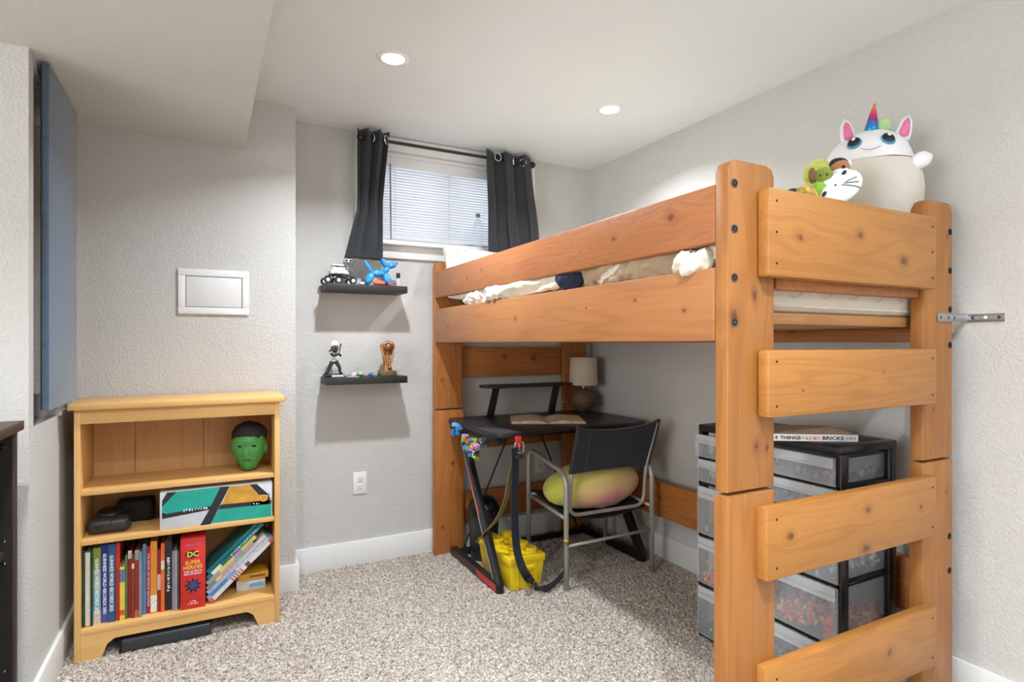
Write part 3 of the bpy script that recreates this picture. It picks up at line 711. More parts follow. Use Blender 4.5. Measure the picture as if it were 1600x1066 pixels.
for k in (-1, 0, 1):
    bm = B(); tube(bm, [kp(.12 + .1 * k + s * .045, -.12 - .07 * s + .0 * k + (.15 * k + .12) * s / 10 * 2) + kn * .001 for s in range(11)], .0012, 6); obj('whisker', bm, EYK, kt)
bm = B(); ell(bm, kp(-.12, .12), (.003, .003, .003), n=8); obj('nose', bm, EYK, kt)
GN = mat('green_plush', (132, 150, 52), .95, var=.2, vscale=60, bump=.5, bscale=300, sheen=.3); YG = mat('yellow_green_plush', (206, 206, 92), .95, var=.15, vscale=30, bump=.5, bscale=300, sheen=.3)
LG = mat('lime_plush', (140, 190, 60), .95, var=.2, vscale=60, bump=.5, bscale=300, sheen=.3); BR = mat('brown_plush', (132, 92, 60), .95, bump=.4, sheen=.3)
gc = Q(1287, 277, Y=1.10); gt = thing('plush_frog', 'small green smiling plush with brown ears beside the unicorn', 'plush toy', (gc.x, gc.y, 1.376))
bm = B(); ell(bm, gc, (.030, .028, .028)); o = obj('head', bm, GN, gt, smooth='all'); noisy(o, .003, 40)
bm = B(); ell(bm, gc + Vector((-.005, .0, -.06)), (.040, .035, .05)); o = obj('body', bm, LG, gt, smooth='all'); noisy(o, .006, 50)
for s in (-1,):
    bm = B(); ell(bm, gc + Vector((-.027, .018, .006)), (.012, .010, .024)); obj('ear', bm, BR, gt, smooth='all')
vw = (Vector((0, 0, H)) - gc).normalized(); gr = Vector((0, 0, 1)).cross(vw).normalized(); gu = vw.cross(gr)
bm = B(); tube(bm, [gc + (vw * math.cos(a) * math.cos(.35) + gr * math.sin(a) - gu * (.55 - .42 * abs(math.sin(a)))).normalized() * .0305 for a in [i / 10 * .8 for i in range(-10, 11)]], .0011, 6); obj('smile', bm, EYK, gt)
for s in (-.35, .35):
    bm = B(); ell(bm, gc + (vw + gr * s + gu * .25).normalized() * .028, (.0035, .0035, .0035), n=8); obj('eye', bm, EYK, gt)
yc = Q(1285, 262, Y=1.18); yt = thing('plush_cushion_toy', 'yellow green fluffy plush behind the small green one', 'plush toy', (yc.x, yc.y, 1.376))
bm = B(); ell(bm, yc + Vector((.02, .02, -.02)), (.07, .04, .052)); o = obj('body', bm, YG, yt, smooth='all'); noisy(o, .006, 30)
bm = B(); ell(bm, yc + Vector((.01, .02, -.13)), (.08, .05, .11)); o = obj('lower_body', bm, YG, yt, smooth='all')
dc = Q(1313, 262, Y=1.075); dt = thing('plush_puppy', 'tiny brown black and white plush face tucked against the unicorn', 'plush toy', (dc.x, dc.y, dc.z - .03))
bm = B(); ell(bm, dc, (.030, .024, .024)); obj('head', bm, mat('tan_plush', (176, 120, 80), .95, bump=.3, sheen=.3), dt, smooth='all')
bm = B(); ell(bm, dc + Vector((-.004, -.005, -.018)), (.026, .024, .016)); obj('muzzle', bm, PW, dt, smooth='all')
bm = B(); ell(bm, dc + Vector((.002, .006, .012)), (.031, .024, .018)); obj('cap', bm, EYK, dt, smooth='all')
bm = B(); ell(bm, dc + Vector((-.018, -.022, -.006)), (.006, .005, .005), n=10); obj('nose', bm, EYK, dt)
bm = B(); ell(bm, dc + Vector((.022, -.012, .012)), (.010, .006, .012), n=10); obj('ear', bm, PW, dt)
tc_ = Q(1290, 297, Y=1.07); sp_ = thing('spotted_plush', 'spotted yellow and brown plush scrap under the small green one', 'plush toy', (tc_.x - .04, tc_.y, 1.376))
bm = B(); ell(bm, tc_ + Vector((-.045, .03, -.02)), (.035, .03, .036)); o = obj('body', bm, mat('leopard_plush', (190, 160, 80), .95, var=.6, vscale=90, bump=.4), sp_, smooth='all')
kk = Q(1239, 297, Y=1.14); bt = thing('black_plush', 'round black plush top just showing above the footboard', 'plush toy', (kk.x, kk.y, 1.376))
bm = B(); ell(bm, kk + Vector((0, 0, -.045)), (.036, .036, .05)); obj('body', bm, mat('black_plush', (20, 20, 22), .95, sheen=.3), bt, smooth='all')
bm = B(); ell(bm, kk + Vector((0, 0, -.10)), (.05, .05, .07)); obj('lower_body', bm, mat('black_plush', (20, 20, 22), .95, sheen=.3), bt, smooth='all')

# ---------------------------------------------------------------- floating shelves and what stands on them
SH = mat('black_brown_laminate', (38, 36, 37), .5, var=.12)
shelfX0, shelfX1, shelfY = 0.526, 0.937, 2.968
Z1, Z2 = 1.470, 1.000            # shelf tops
def fshelf(z, label):
    bm = B(); box(bm, shelfX0, shelfX1, shelfY, YB - .0005, z - .036, z, bev=.0015)
    tag(obj('floating_shelf', bm, SH, smooth=True), label, 'shelf', 'floating shelves below the window')
fshelf(Z1, 'black floating shelf carrying the blue balloon dog'); fshelf(Z2, 'black floating shelf carrying the bronze trophy')
# toy rover
RV = mat('ivory_toy_plastic', (226, 224, 216), .45, var=.03); RK = mat('toy_black', (26, 26, 28), .5); RG = mat('toy_grey', (120, 120, 120), .4, .3)
rc = Vector((.598, 3.045, Z1)); rv = thing('toy_rover', 'white and black toy rover with six wheels on the upper floating shelf', 'toy vehicle', rc)
part('chassis', RV, rv, (rc.x - .045, rc.x + .045, rc.y - .035, rc.y + .035, Z1 + .052, Z1 + .072), bev=.003)
part('deck', RV, rv, (rc.x - .032, rc.x + .028, rc.y - .028, rc.y + .028, Z1 + .072, Z1 + .086), bev=.003)
part('solar_panel', RV, rv, (rc.x - .036, rc.x + .022, rc.y - .03, rc.y + .03, Z1 + .094, Z1 + .101), bev=.002)
part('strut', RK, rv, (rc.x - .012, rc.x - .002, rc.y - .01, rc.y + .01, Z1 + .086, Z1 + .094))
for sy in (-1, 1):
    y = rc.y + sy * .043; bm = B()
    tube(bm, [(rc.x - .062, y, Z1 + .022), (rc.x - .055, y, Z1 + .045), (rc.x - .02, y, Z1 + .05), (rc.x + .015, y, Z1 + .05), (rc.x + .055, y, Z1 + .038), (rc.x + .062, y, Z1 + .018)], .0035, 8)
    tube(bm, [(rc.x - .02, y, Z1 + .05), (rc.x - .012, y, Z1 + .022)], .003, 8); tube(bm, [(rc.x - .02, y, Z1 + .05), (rc.x - .02, y - sy * .02, Z1 + .06)], .003, 8)
    obj('suspension_arm', bm, RK, rv, smooth='all')
    for dx in (-.062, -.010, .062):
        bm = B(); lathe(bm, [(.008, -.009), (.016, -.010), (.0185, -.006), (.0185, .006), (.016, .010), (.008, .009)], (rc.x + dx, y + sy * .006, Z1 + .0185), 18, (0, 1, 0)); w_ = obj('wheel', bm, RK, rv, smooth=True)
        bm = B(); lathe(bm, [(0, -.0105), (.009, -.010), (.009, .010), (0, .0105)], (rc.x + dx, y + sy * .006, Z1 + .0185), 14, (0, 1, 0)); obj('hub', bm, RV, w_, smooth=True)
bm = B(); cyl(bm, (rc.x + .040, rc.y - .01, Z1 + .06), (rc.x + .042, rc.y - .01, Z1 + .118), .004); box(bm, rc.x + .034, rc.x + .05, rc.y - .017, rc.y - .003, Z1 + .078, Z1 + .092); obj('mast', bm, RG, rv, smooth=True)
bm = B(); box(bm, rc.x + .028, rc.x + .064, rc.y - .02, rc.y, Z1 + .116, Z1 + .132, bev=.003); o = obj('camera_head', bm, RV, rv, smooth=True)
for dx in (.036, .056):
    bm = B(); lathe(bm, [(0, .006), (.005, .006), (.006, 0)], (rc.x + dx, rc.y - .02, Z1 + .124), 12, (0, -1, 0)); obj('lens', bm, RK, o, smooth=True)
bm = B(); tube(bm, smooth_path([(rc.x + .03, rc.y - .03, Z1 + .06), (rc.x + .055, rc.y - .04, Z1 + .072), (rc.x + .07, rc.y - .042, Z1 + .05)], 5), .003, 8); obj('robot_arm', bm, RG, rv, smooth='all')
# balloon dog
BD = mat('glossy_blue', (46, 148, 214), .18, var=.05, coat=.6)
g0 = Vector((.805, 3.035, Z1)); dg = thing('balloon_dog', 'glossy blue balloon dog figurine on the upper floating shelf', 'figurine', g0)
def balloon(name, p0, p1, r, par=dg):
    p0, p1 = g0 + Vector(p0), g0 + Vector(p1); d = p1 - p0; bm = B(); L = d.length
    lathe(bm, [(0, -r * .25)] + [(r * math.sin(math.pi * (.08 + .84 * i / 10)) ** .5, L * i / 10) for i in range(11)] + [(0, L + r * .25)], p0, 16, d); return obj(name, bm, BD, par, smooth='all')
for sy in (-1, 1):
    balloon('leg', (-.066, .014 * sy, .010), (-.040, .012 * sy, .066), .0200); balloon('leg', (.054, .014 * sy, .010), (.026, .012 * sy, .066), .0200)
    balloon('ear', (.040, .010 * sy, .100), (.012, .014 * sy, .143), .0125)
balloon('body', (-.040, 0, .066), (.026, 0, .070), .019); balloon('neck', (.026, 0, .072), (.046, 0, .108), .017)
balloon('snout', (.042, 0, .106), (.090, 0, .124), .018); balloon('tail', (-.042, 0, .072), (-.076, 0, .132), .0115)
bm = B(); ell(bm, g0 + Vector((.093, 0, .128)), (.005, .005, .005), n=10); obj('nose', bm, RK, dg, smooth='all')
for nm, lb, c_, r_, col in (('orange_stone', 'orange and white pebble under the blue balloon dog', (.800, 3.02, Z1 + .015), (.034, .022, .015), (226, 104, 74)),
                          ('red_trinket', 'small red round trinket by the balloon dog feet', (.848, 2.99, Z1 + .009), (.010, .010, .009), (196, 60, 66)),
                          ('white_shell', 'small white shell by the balloon dog hind feet', (.708, 3.01, Z1 + .008), (.016, .012, .008), (226, 220, 228))):
    bm = B(); ell(bm, c_, r_); o = obj(nm, bm, mat('glaze_' + nm, col, .4, var=.35, vscale=60), smooth='all'); noisy(o, .002, 60); tag(o, lb, 'trinket')
vb = thing('small_bottle', 'tiny clear glass vial with black cap on the upper floating shelf', 'bottle', (.905, 3.03, Z1))
bm = B(); lathe(bm, [(0, 0), (.010, 0), (.0105, .003), (.0105, .042), (.008, .047), (.007, .048)], (.905, 3.03, Z1), 16); obj('glass', bm, clear('vial_glass', (224, 226, 226), .6, .08), vb, smooth=True)
bm = B(); lathe(bm, [(0, .048), (.0105, .048), (.0105, .074), (0, .074)], (.905, 3.03, Z1), 16); obj('cap', bm, RK, vb, smooth=True)
# batter figurine
fc = Vector((.575, 3.04, Z2)); ft = thing('batter_figurine', 'small painted baseball batter bobblehead in a white cap on the lower shelf', 'figurine', fc)
part('base', RK, ft, (fc.x - .052, fc.x + .045, fc.y - .035, fc.y + .03, Z2, Z2 + .016), bev=.004)
part('nameplate', mat('cream_plate', (222, 218, 208), .5), ft, (fc.x - .018, fc.x + .04, fc.y - .0365, fc.y - .035, Z2 + .003, Z2 + .012))
def skinobj(name, verts, edges, radii, m, parent, sub=2):
    c = sum((Vector(v) for v in verts), Vector()) / len(verts)
    me = bpy.data.meshes.new(name); me.from_pydata([Vector(v) - c for v in verts], edges, []); me.materials.append(m)
    o = bpy.data.objects.new(name, me); COL.objects.link(o); o.location = c
    sk = o.modifiers.new('skin', 'SKIN'); sk.use_smooth_shade = True
    lay = me.skin_vertices[0] if me.skin_vertices else None
    if lay is None:
        bm = bmesh.new(); bm.from_mesh(me); bm.verts.layers.skin.verify(); bm.to_mesh(me); bm.free(); lay = me.skin_vertices[0]
    for i, r in enumerate(radii): lay.data[i].radius = (r, r); lay.data[i].use_root = (i == 0)
    s_ = o.modifiers.new('subdivision', 'SUBSURF'); s_.levels = s_.render_levels = sub
    adopt(o, parent); return o
def fp(x, y, z): return fc + Vector((x, y, z))
GRN = mat('dark_green_trousers', (30, 52, 44), .6); SKN = mat('painted_skin', (112, 74, 56), .5); IV = mat('ivory_jersey', (226, 220, 188), .6)
skinobj('trousers', [fp(0, 0, .088), fp(-.016, 0, .066), fp(-.024, -.002, .045), fp(-.036, 0, .020), fp(.016, 0, .068), fp(.026, -.006, .048), fp(.028, 0, .020)], [(0, 1), (1, 2), (2, 3), (0, 4), (4, 5), (5, 6)], [.013, .0115, .009, .007, .0115, .009, .007], GRN, ft)
for x in (-.038, .032):
    bm = B(); ell(bm, fp(x, -.006, .0205), (.010, .014, .006), n=12); obj('shoe', bm, RK, ft, smooth='all')
part('belt', mat('belt_cream', (200, 200, 180), .5), ft, (fc.x - .014, fc.x + .014, fc.y - .012, fc.y + .012, Z2 + .086, Z2 + .091), bev=.003)
skinobj('jersey', [fp(0, 0, .094), fp(0, 0, .108), fp(0, 0, .122), fp(-.016, 0, .122), fp(.016, -.002, .122)], [(0, 1), (1, 2), (2, 3), (2, 4)], [.0125, .014, .012, .008, .008], IV, ft)
skinobj('arms', [fp(-.018, -.002, .121), fp(-.006, -.022, .108), fp(.020, -.024, .118), fp(.030, -.018, .106), fp(.020, -.002, .121)], [(0, 1), (1, 2), (2, 3), (3, 4)], [.0065, .006, .006, .006, .0065], RK, ft)
bm = B(); cyl(bm, fp(.018, -.026, .112), fp(.034, .002, .168), .0028, .0048, 10); obj('bat', bm, mat('bat_wood', (60, 46, 40), .4), ft, smooth=True)
bm = B(); ell(bm, fp(.002, -.004, .147), (.019, .019, .023)); obj('head', bm, SKN, ft, smooth='all')
for x in (-.006, .009):
    bm = B(); ell(bm, fp(x, -.021, .150), (.0026, .002, .0018), n=8); obj('eye', bm, M['white'], ft)
bm = B(); ell(bm, fp(.002, -.0235, .144), (.0032, .004, .004), n=8); obj('nose', bm, SKN, ft, smooth='all')
bm = B(); ell(bm, fp(.002, -.021, .136), (.006, .003, .0018), n=8); obj('mouth', bm, mat('lip', (70, 36, 34), .5), ft, smooth='all')
bm = B(); ell(bm, fp(.002, -.012, .131), (.012, .010, .008), n=10); obj('beard', bm, RK, ft, smooth='all')
bm = B(); lathe(bm, [(.0205, .156), (.0205, .164), (.018, .174), (.010, .183), (0, .186)], fc + Vector((.002, -.003, 0)), 18); ct = obj('cap', bm, M['white'], ft, smooth='all')
bm = B(); ell(bm, fp(.002, -.024, .160), (.015, .012, .002), n=12); obj('visor', bm, mat('cap_visor', (50, 60, 80), .5), ct, smooth='all')
bm = B(); cyl(bm, fp(-.014, .008, .138), fp(-.024, .004, .128), .005, .003, 10); obj('hair', bm, RK, ft, smooth=True)
# trophy
BZ = mat('bronze_trophy', (170, 122, 78), .32, .75, var=.15); BZ2 = mat('dark_bronze_recess', (104, 72, 48), .4, .6)
tp = Vector((.845, 3.03, Z2)); tt = thing('trophy', 'bronze cup trophy holding a ball on the lower floating shelf', 'trophy', tp)
part('base', mat('antique_gold_base', (120, 104, 66), .4, .5), tt, (tp.x - .042, tp.x + .042, tp.y - .038, tp.y + .038, Z2, Z2 + .028), bev=.002)
bm = B(); pr = [(.026, .028), (.022, .05), (.022, .08), (.026, .11), (.033, .135), (.038, .155), (.034, .168), (.0, .168)]
lathe(bm, pr, tp, 28); obj('cup_stem', bm, BZ, tt, smooth=True)
bm = B(); ell(bm, tp + Vector((0, -.022, .150)), (.025, .025, .025)); obj('ball', bm, mat('bronze_ball', (134, 92, 60), .35, .6), tt, smooth='all')
bm = B(); tube(bm, smooth_path([tp + Vector(p) for p in ((-.036, -.016, .152), (-.026, -.030, .11), (-.010, -.030, .055), (0, -.030, .045), (.010, -.030, .055), (.026, -.030, .11), (.036, -.016, .152), (.024, -.012, .178), (0, -.010, .184), (-.024, -.012, .178), (-.036, -.016, .152))], 5), .0038, 8); obj('rim_ribbon', bm, mat('bright_copper', (216, 156, 112), .3, .7), tt, smooth='all')
patch('inset', [tp + Vector(p) for p in ((-.006, -.0275, .052), (.006, -.0275, .052), (.018, -.030, .112), (-.018, -.030, .112))], mat('pale_bronze', (196, 146, 100), .35, .6), tt, (0, -1, 0), .001)
for k in range(4):
    bm = B(); ell(bm, tp + Vector((0, -.031, .058 + .016 * k)), (.0035, .002, .0045), n=8); obj('stud', bm, BZ2, tt, smooth='all')
pp = thing('paper_scrap', 'white paper slip lying flat on the lower floating shelf', 'paper', (.67, 3.02, Z2)); patch('sheet', [(.632, 3.00, Z2 + .0004), (.688, 2.99, Z2 + .0004), (.700, 3.03, Z2 + .0004), (.645, 3.045, Z2 + .0004)], M['white'], pp, (0, 0, 1), .0006)
for nm, lb, c_, r_, col in (('pink_trinket', 'pale pink crumpled trinket on the white paper slip', (.672, 3.03, Z2 + .012), (.015, .012, .011), (214, 186, 200)),
                          ('green_trinket', 'pale green and dark trinket beside the paper slip', (.708, 3.05, Z2 + .013), (.018, .013, .0125), (150, 190, 140)),
                          ('blue_ring_trinket', 'small blue glass trinket between paper and trophy', (.756, 3.02, Z2 + .009), (.012, .010, .009), (44, 110, 160))):
    bm = B(); ell(bm, c_, r_); o = obj(nm, bm, mat('glaze_' + nm, col, .4, var=.5, vscale=80), smooth='all'); noisy(o, .003, 80); tag(o, lb, 'trinket')
# water bottle on the sill
wb = thing('water_bottle', 'clear plastic water bottle standing on the window sill', 'bottle', (1.40, 3.098, WZ0))
bm = B(); lathe(bm, [(0, 0), (.026, 0), (.030, .006), (.030, .045), (.028, .05), (.030, .055), (.030, .09), (.028, .095), (.030, .10), (.029, .125), (.018, .155), (.012, .168), (.012, .182)], (1.40, 3.098, WZ0), 20); obj('bottle_body', bm, M['pet'], wb, smooth=True)
bm = B(); lathe(bm, [(0, .198), (.013, .197), (.0135, .182), (0, .182)], (1.40, 3.098, WZ0), 16); obj('cap', bm, mat('grey_cap', (110, 112, 116), .5), wb, smooth=True)

# ---------------------------------------------------------------- bookcase
BX0, BX1, BY0, BY1 = -.429, .275, 2.638, 2.925
bc = thing('bookcase', 'maple veneer bookcase with two shelves and arched plinth', 'bookcase', ((BX0 + BX1) / 2, 2.78, 0))
part('side_panel', M['bookwoodv'], bc, (BX0, BX0 + .019, BY0 + .001, BY1, -.004, .925), bev=.001)
part('side_panel', M['bookwoodv'], bc, (BX1 - .019, BX1, BY0 + .001, BY1, -.004, .925), bev=.001)
part('top', M['bookwood'], bc, (BX0 - .018, BX1 + .02, BY0 - .02, BY1 + .003, .925, .949), bev=.004)
part('top_rail', M['bookwood'], bc, (BX0 + .019, BX1 - .019, BY0 + .004, BY0 + .022, .872, .925), bev=.001)
ix0, ix1 = BX0 + .0195, BX1 - .0195
for z in (.606, .422): part('shelf', M['bookwood'], bc, (ix0, ix1, BY0 + .006, BY1 - .008, z, z + .019), bev=.0015)
SB, S1, S2 = .112, .441, .625
part('bottom_shelf', M['bookwood'], bc, (ix0, ix1, BY0 + .001, BY1 - .008, SB - .02, SB), bev=.0015)
bm = B(); w0, w1 = ix0, ix1
prism(bm, [(w0, -.004), (w0 + .062, -.004), (w0 + .082, .045), (w0 + .105, .062), (w1 - .105, .062), (w1 - .082, .045), (w1 - .062, -.004), (w1, -.004), (w1, SB - .0205), (w0, SB - .0205)], 'Y', BY0 + .003, BY0 + .02)
obj('plinth', bm, M['bookwood'], bc)
gx = [ix0, ix0 + .145, ix0 + .40, ix1]
for a, b in zip(gx, gx[1:]): part('back_board', M['bookback'], bc, (a + .0008, b - .0008, BY1 - .008, BY1 - .003, SB - .02, .925))
# books
LW = mat('white_print', (240, 240, 238), .6, var=.01); LY = mat('gold_print', (230, 190, 70), .5); LK = mat('dark_print', (30, 30, 36), .6)
def book(label, x0, x1, h, y0=2.662, dep=.20, col=(120, 120, 120), title=None, tcol=None, fore=False, band=None, z=SB, group='books upright on the bottom shelf', tilt=0.0, rough=.4, tw=.72, tb=0.0, pg=.012):
    t = thing('book', label, 'book', ((x0 + x1) / 2, y0 + dep / 2, z), group)
    cm = mat('cover_%d_%d_%d' % col, col, rough, var=.08, vscale=20); x0 += .0004; x1 -= .0004; th = .0075 if fore else min(.0025, (x1 - x0) * .2)
    bm = B(); box(bm, x0, x0 + th, y0, y0 + dep, z, z + h); box(bm, x1 - th, x1, y0, y0 + dep, z, z + h)
    ys = (y0 + dep - th, y0 + dep) if fore else (y0, y0 + th)
    box(bm, x0 + th, x1 - th, ys[0], ys[1], z, z + h); obj('cover', bm, cm, t)
    yp = (y0 + .004, y0 + dep - th) if fore else (y0 + th, y0 + dep - .004)
    part('pages', M['pages'], t, (x0 + th, x1 - th, yp[0], yp[1], z + .003, z + h - pg))
    for bn in (band or []):
        f0, f1, c_ = bn; patch('spine_band', [(x0, y0, z + h * f0), (x1, y0, z + h * f0), (x1, y0, z + h * f1), (x0, y0, z + h * f1)], mat('band_%d_%d_%d' % c_, c_, .5, var=.25, vscale=150), t, (0, -1, 0), .0005)
    if title == ':marks': marks(((x0 + x1) / 2, y0, z + h * .52), (0, 0, -1), (1, 0, 0), h * .5, (x1 - x0) * .5, LW, t, 16, (0, -1, 0), 5)
    elif title:
        text('lettering', title, ((x0 + x1) / 2, y0 - .0009, z + h * (.5 if tw > .6 else .6)), (0, 0, -1), (1, 0, 0), h * tw, (x1 - x0) * .52, tcol or LW, t, bold=tb)
    return t
def bx(px): return Q(px, 900, Y=2.665).x
K = [  # label, px left, px right, height, colour, ...
 ('dark green hardback standing with its page edges facing out', 129, 145, .287, (24, 66, 48), dict(fore=True)),
 ('pale teal and cream record book dated 2022 with white lettering', 145, 157, .288, (150, 168, 150), dict(title='GUINNESS WORLD RECORDS 2022', band=[(0, .18, (196, 190, 170)), (.18, .42, (110, 160, 168)), (.72, 1, (120, 140, 40))], tb=.02)),
 ('royal blue record book dated 2001 with bold white lettering', 157, 168.5, .293, (34, 40, 140), dict(title='GUINNESS WORLD RECORDS 2001', band=[(0, .16, (84, 80, 170))], tb=.03, tw=.78)),
 ('steel blue record book dated 2025 with white lettering', 168.5, 180, .296, (40, 86, 132), dict(title='GUINNESS WORLD RECORDS 2025', tb=.015)),
 ('tall plain red hardback beside the steel blue record book', 180, 187, .295, (196, 52, 44), {}),
 ('short yellow paperback with dark spots on its spine', 187, 195, .205, (222, 196, 60), dict(band=[(.72, .95, (80, 110, 150)), (.1, .2, (200, 90, 50))])),
 ('thin green and tan paperback beside the short yellow one', 195, 199, .245, (92, 110, 72), {}),
 ('dark red paperback with faded top next to the thin green one', 199, 205.5, .258, (150, 40, 36), dict(band=[(.88, 1, (210, 190, 180))])),
 ('thin maroon paperback with pale top label', 205.5, 210, .245, (128, 56, 42), dict(band=[(.78, .86, (214, 200, 170))])),
 ('red paperback with grey green top and orange foot', 210, 217, .258, (176, 44, 44), dict(band=[(.85, 1, (150, 170, 140)), (0, .1, (214, 110, 60))])),
 ('thin grey and blue paperback beside the red one', 217, 222, .255, (120, 138, 150), {}),
 ('tall dusty blue hardback with plain spine', 222, 228, .275, (88, 128, 164), {}),
 ('crimson hardback with white spine lettering', 228, 234.5, .262, (190, 30, 60), dict(title='THE BOOK OF WORLD RECORDS', tw=.8, tb=.01)),
 ('orange hardback with white sticker at its foot', 234.5, 245, .282, (222, 140, 44), dict(band=[(.02, .25, (226, 220, 210))])),
 ('brick red paperback with white middle band', 245, 251, .245, (150, 52, 36), dict(band=[(.35, .6, (220, 200, 190))])),
 ('bright orange paperback next to the black one', 251, 257, .270, (226, 104, 40), dict(band=[(.62, .75, (240, 210, 180))])),
 ('thick black paperback with white script on its spine', 257, 268.5, .276, (32, 30, 32), dict(title=':marks', tw=.66)),
 ('thin lavender magazine beside the black paperback', 268.5, 273, .232, (150, 146, 176), {}),
 ('thin grey green magazine between lavender and plum ones', 273, 277, .236, (158, 164, 152), {}),
 ('thin plum magazine against the wide red pop up book', 277, 280.5, .230, (96, 72, 92), {}),
]
for i, (lb, a, b, h, c, kw) in enumerate(K):
    book(lb, bx(a), bx(b), h, y0=2.664 + .004 * ((i * 7) % 5) + (.012 if 10 < i < 17 else 0), dep=.19, col=c, **kw)
# wide red pop-up book
rb0, rb1 = bx(282), bx(321)
rb = thing('book', 'wide bright red pop-up book with gold title and burst picture on its spine', 'book', ((rb0 + rb1) / 2, 2.75, SB), 'books upright on the bottom shelf')
yq = 2.655
part('cover', mat('pop_up_red', (206, 42, 40), .4, var=.08), rb, (rb0, rb1, yq, yq + .21, SB, SB + .281), bev=.001)
cx, wd_ = (rb0 + rb1) / 2, rb1 - rb0
marks((cx, yq, SB + .255), (1, 0, 0), (0, 0, 1), wd_ * .62, .010, mat('lilac_print', (176, 90, 140), .5), rb, 9, (0, -1, 0), 2)
ov = [(cx - .004 + .024 * math.cos(a * math.pi / 12), yq - .0004, SB + .218 + .016 * math.sin(a * math.pi / 12)) for a in range(24)]
patch('emblem', ov, mat('emblem_dark', (60, 40, 36), .5), rb, (0, -1, 0), .0006)
text('lettering', 'DC', (cx, yq - .0016, SB + .218), (1, 0, 0), (0, 0, 1), wd_ * .46, .022, LY, rb, bold=.03)
text('lettering', 'SUPER', (cx, yq - .0008, SB + .185), (1, 0, 0), (0, 0, 1), wd_ * .62, .015, LY, rb, bold=.02)
text('lettering', 'HEROES', (cx, yq - .0008, SB + .166), (1, 0, 0), (0, 0, 1), wd_ * .76, .016, LY, rb, bold=.02)
text('lettering', 'THE ULTIMATE', (cx, yq - .0008, SB + .149), (1, 0, 0), (0, 0, 1), wd_ * .72, .007, LW, rb, bold=.01)
text('lettering', 'POP-UP BOOK', (cx, yq - .0008, SB + .139), (1, 0, 0), (0, 0, 1), wd_ * .70, .007, LW, rb, bold=.01)
def star(c, r0, r1, n, ph): return [(c[0] + (r0 if k % 2 else r1) * math.cos(k * math.pi / n + ph), c[1], c[2] + (r0 if k % 2 else r1) * math.sin(k * math.pi / n + ph)) for k in range(2 * n)]
patch('burst', star((cx, yq - .0003, SB + .092), .017, .033, 9, .2), mat('burst_black', (34, 30, 40), .5), rb, (0, -1, 0), .0006)
patch('burst', star((cx, yq - .001, SB + .094), .012, .020, 7, .5), mat('burst_blue', (54, 70, 128), .5), rb, (0, -1, 0), .0006)
marks((cx, yq, SB + .029), (1, 0, 0), (0, 0, 1), wd_ * .26, .007, LW, rb, 4, (0, -1, 0), 3)
marks((cx, yq, SB + .020), (1, 0, 0), (0, 0, 1), wd_ * .42, .007, LW, rb, 6, (0, -1, 0), 4)
# leaning pile
ang = math.radians(43)
def lean(label, off, th, L, col, y0, dep=.17, along=0.0, bands=(), title=None, tcol=None):
    "book leaning against the side panel: length along the slope, off = distance above the lowest book"
    ux, uz = math.cos(ang), math.sin(ang); along = max(along, (uz * (off + th) - .0175 + rb1) / ux); L = min(L, (.305 - ux * (off + th)) / uz - along)
    base = Vector((.018 + .002, y0, SB + .0015)) + Vector((-uz, 0, ux)) * off + Vector((ux, 0, uz)) * along
    t = thing('book', label, 'book', base, 'books leaning on the bottom shelf')
    R = Matrix.Translation(base) @ Matrix(((ux, 0, -uz), (0, 1, 0), (uz, 0, ux))).to_4x4()
    cm = mat('cover_%d_%d_%d' % col, col, .4, var=.08, vscale=20); e = min(.002, th * .25)
    bm = B(); box(bm, 0, L, 0, dep, 0, e, mtx=R); box(bm, 0, L, 0, dep, th - e, th, mtx=R); box(bm, 0, L, 0, e, e, th - e, mtx=R); obj('cover', bm, cm, t)
    bm = B(); box(bm, .003, L - .003, e, dep - .003, e, th - e, mtx=R); obj('pages', bm, M['pages'], t)
    for (f0, f1, c_) in bands:
        patch('spine_band', [R @ Vector(p) for p in ((L * f0, 0, 0), (L * f1, 0, 0), (L * f1, 0, th), (L * f0, 0, th))], mat('band_%d_%d_%d' % c_, c_, .5, var=.25, vscale=150), t, (0, -1, 0), .0005)
    if title: marks(R @ Vector((L * .66, 0, th / 2)), R.to_3x3() @ Vector((1, 0, 0)), R.to_3x3() @ Vector((0, 0, 1)), L * .5, th * .55, LW, t, 18, (0, -1, 0), 6)
st = [(.14 + i * .045, .16 + i * .045, (206, 70, 60)) for i in range(5)]
lean('white picture book with red stripes, lowest of the leaning pile', .000, .017, .325, (214, 212, 214), 2.668, bands=[(.0, .05, (200, 90, 80))] + [(.34 + i * .036, .356 + i * .036, (206, 80, 66)) for i in range(5)] + [(.56, .62, (120, 70, 70)), (.94, 1, (190, 80, 90))])
lean('pale blue and white picture book second from the bottom of the leaning pile', .0175, .014, .315, (120, 160, 196), 2.672, along=.004, bands=[(.05, .3, (60, 130, 180)), (.45, .98, (196, 198, 206))])
lean('navy edged white picture book third from the bottom of the leaning pile', .032, .016, .295, (214, 208, 200), 2.676, along=.008, bands=[(.0, .1, (190, 180, 200)), (.1, .5, (206, 190, 200))])
lean('pink and green picture book near the middle of the leaning pile', .0485, .012, .235, (196, 150, 172), 2.670, along=.016, bands=[(0, .18, (70, 150, 150)), (.18, .3, (220, 190, 120)), (.6, .8, (110, 180, 150))])
lean('lime yellow picture book above the pink one in the leaning pile', .061, .014, .245, (202, 204, 96), 2.674, along=.020, bands=[(.0, .25, (160, 150, 150)), (.55, .7, (200, 130, 190))])
lean('dark teal book with white lettering near the top of the leaning pile', .0755, .015, .285, (24, 110, 128), 2.680, along=.02, title=':marks', bands=[(.08, .24, (226, 226, 220))])
lean('deep blue green book topmost of the leaning pile', .091, .014, .285, (28, 120, 120), 2.690, along=.035)
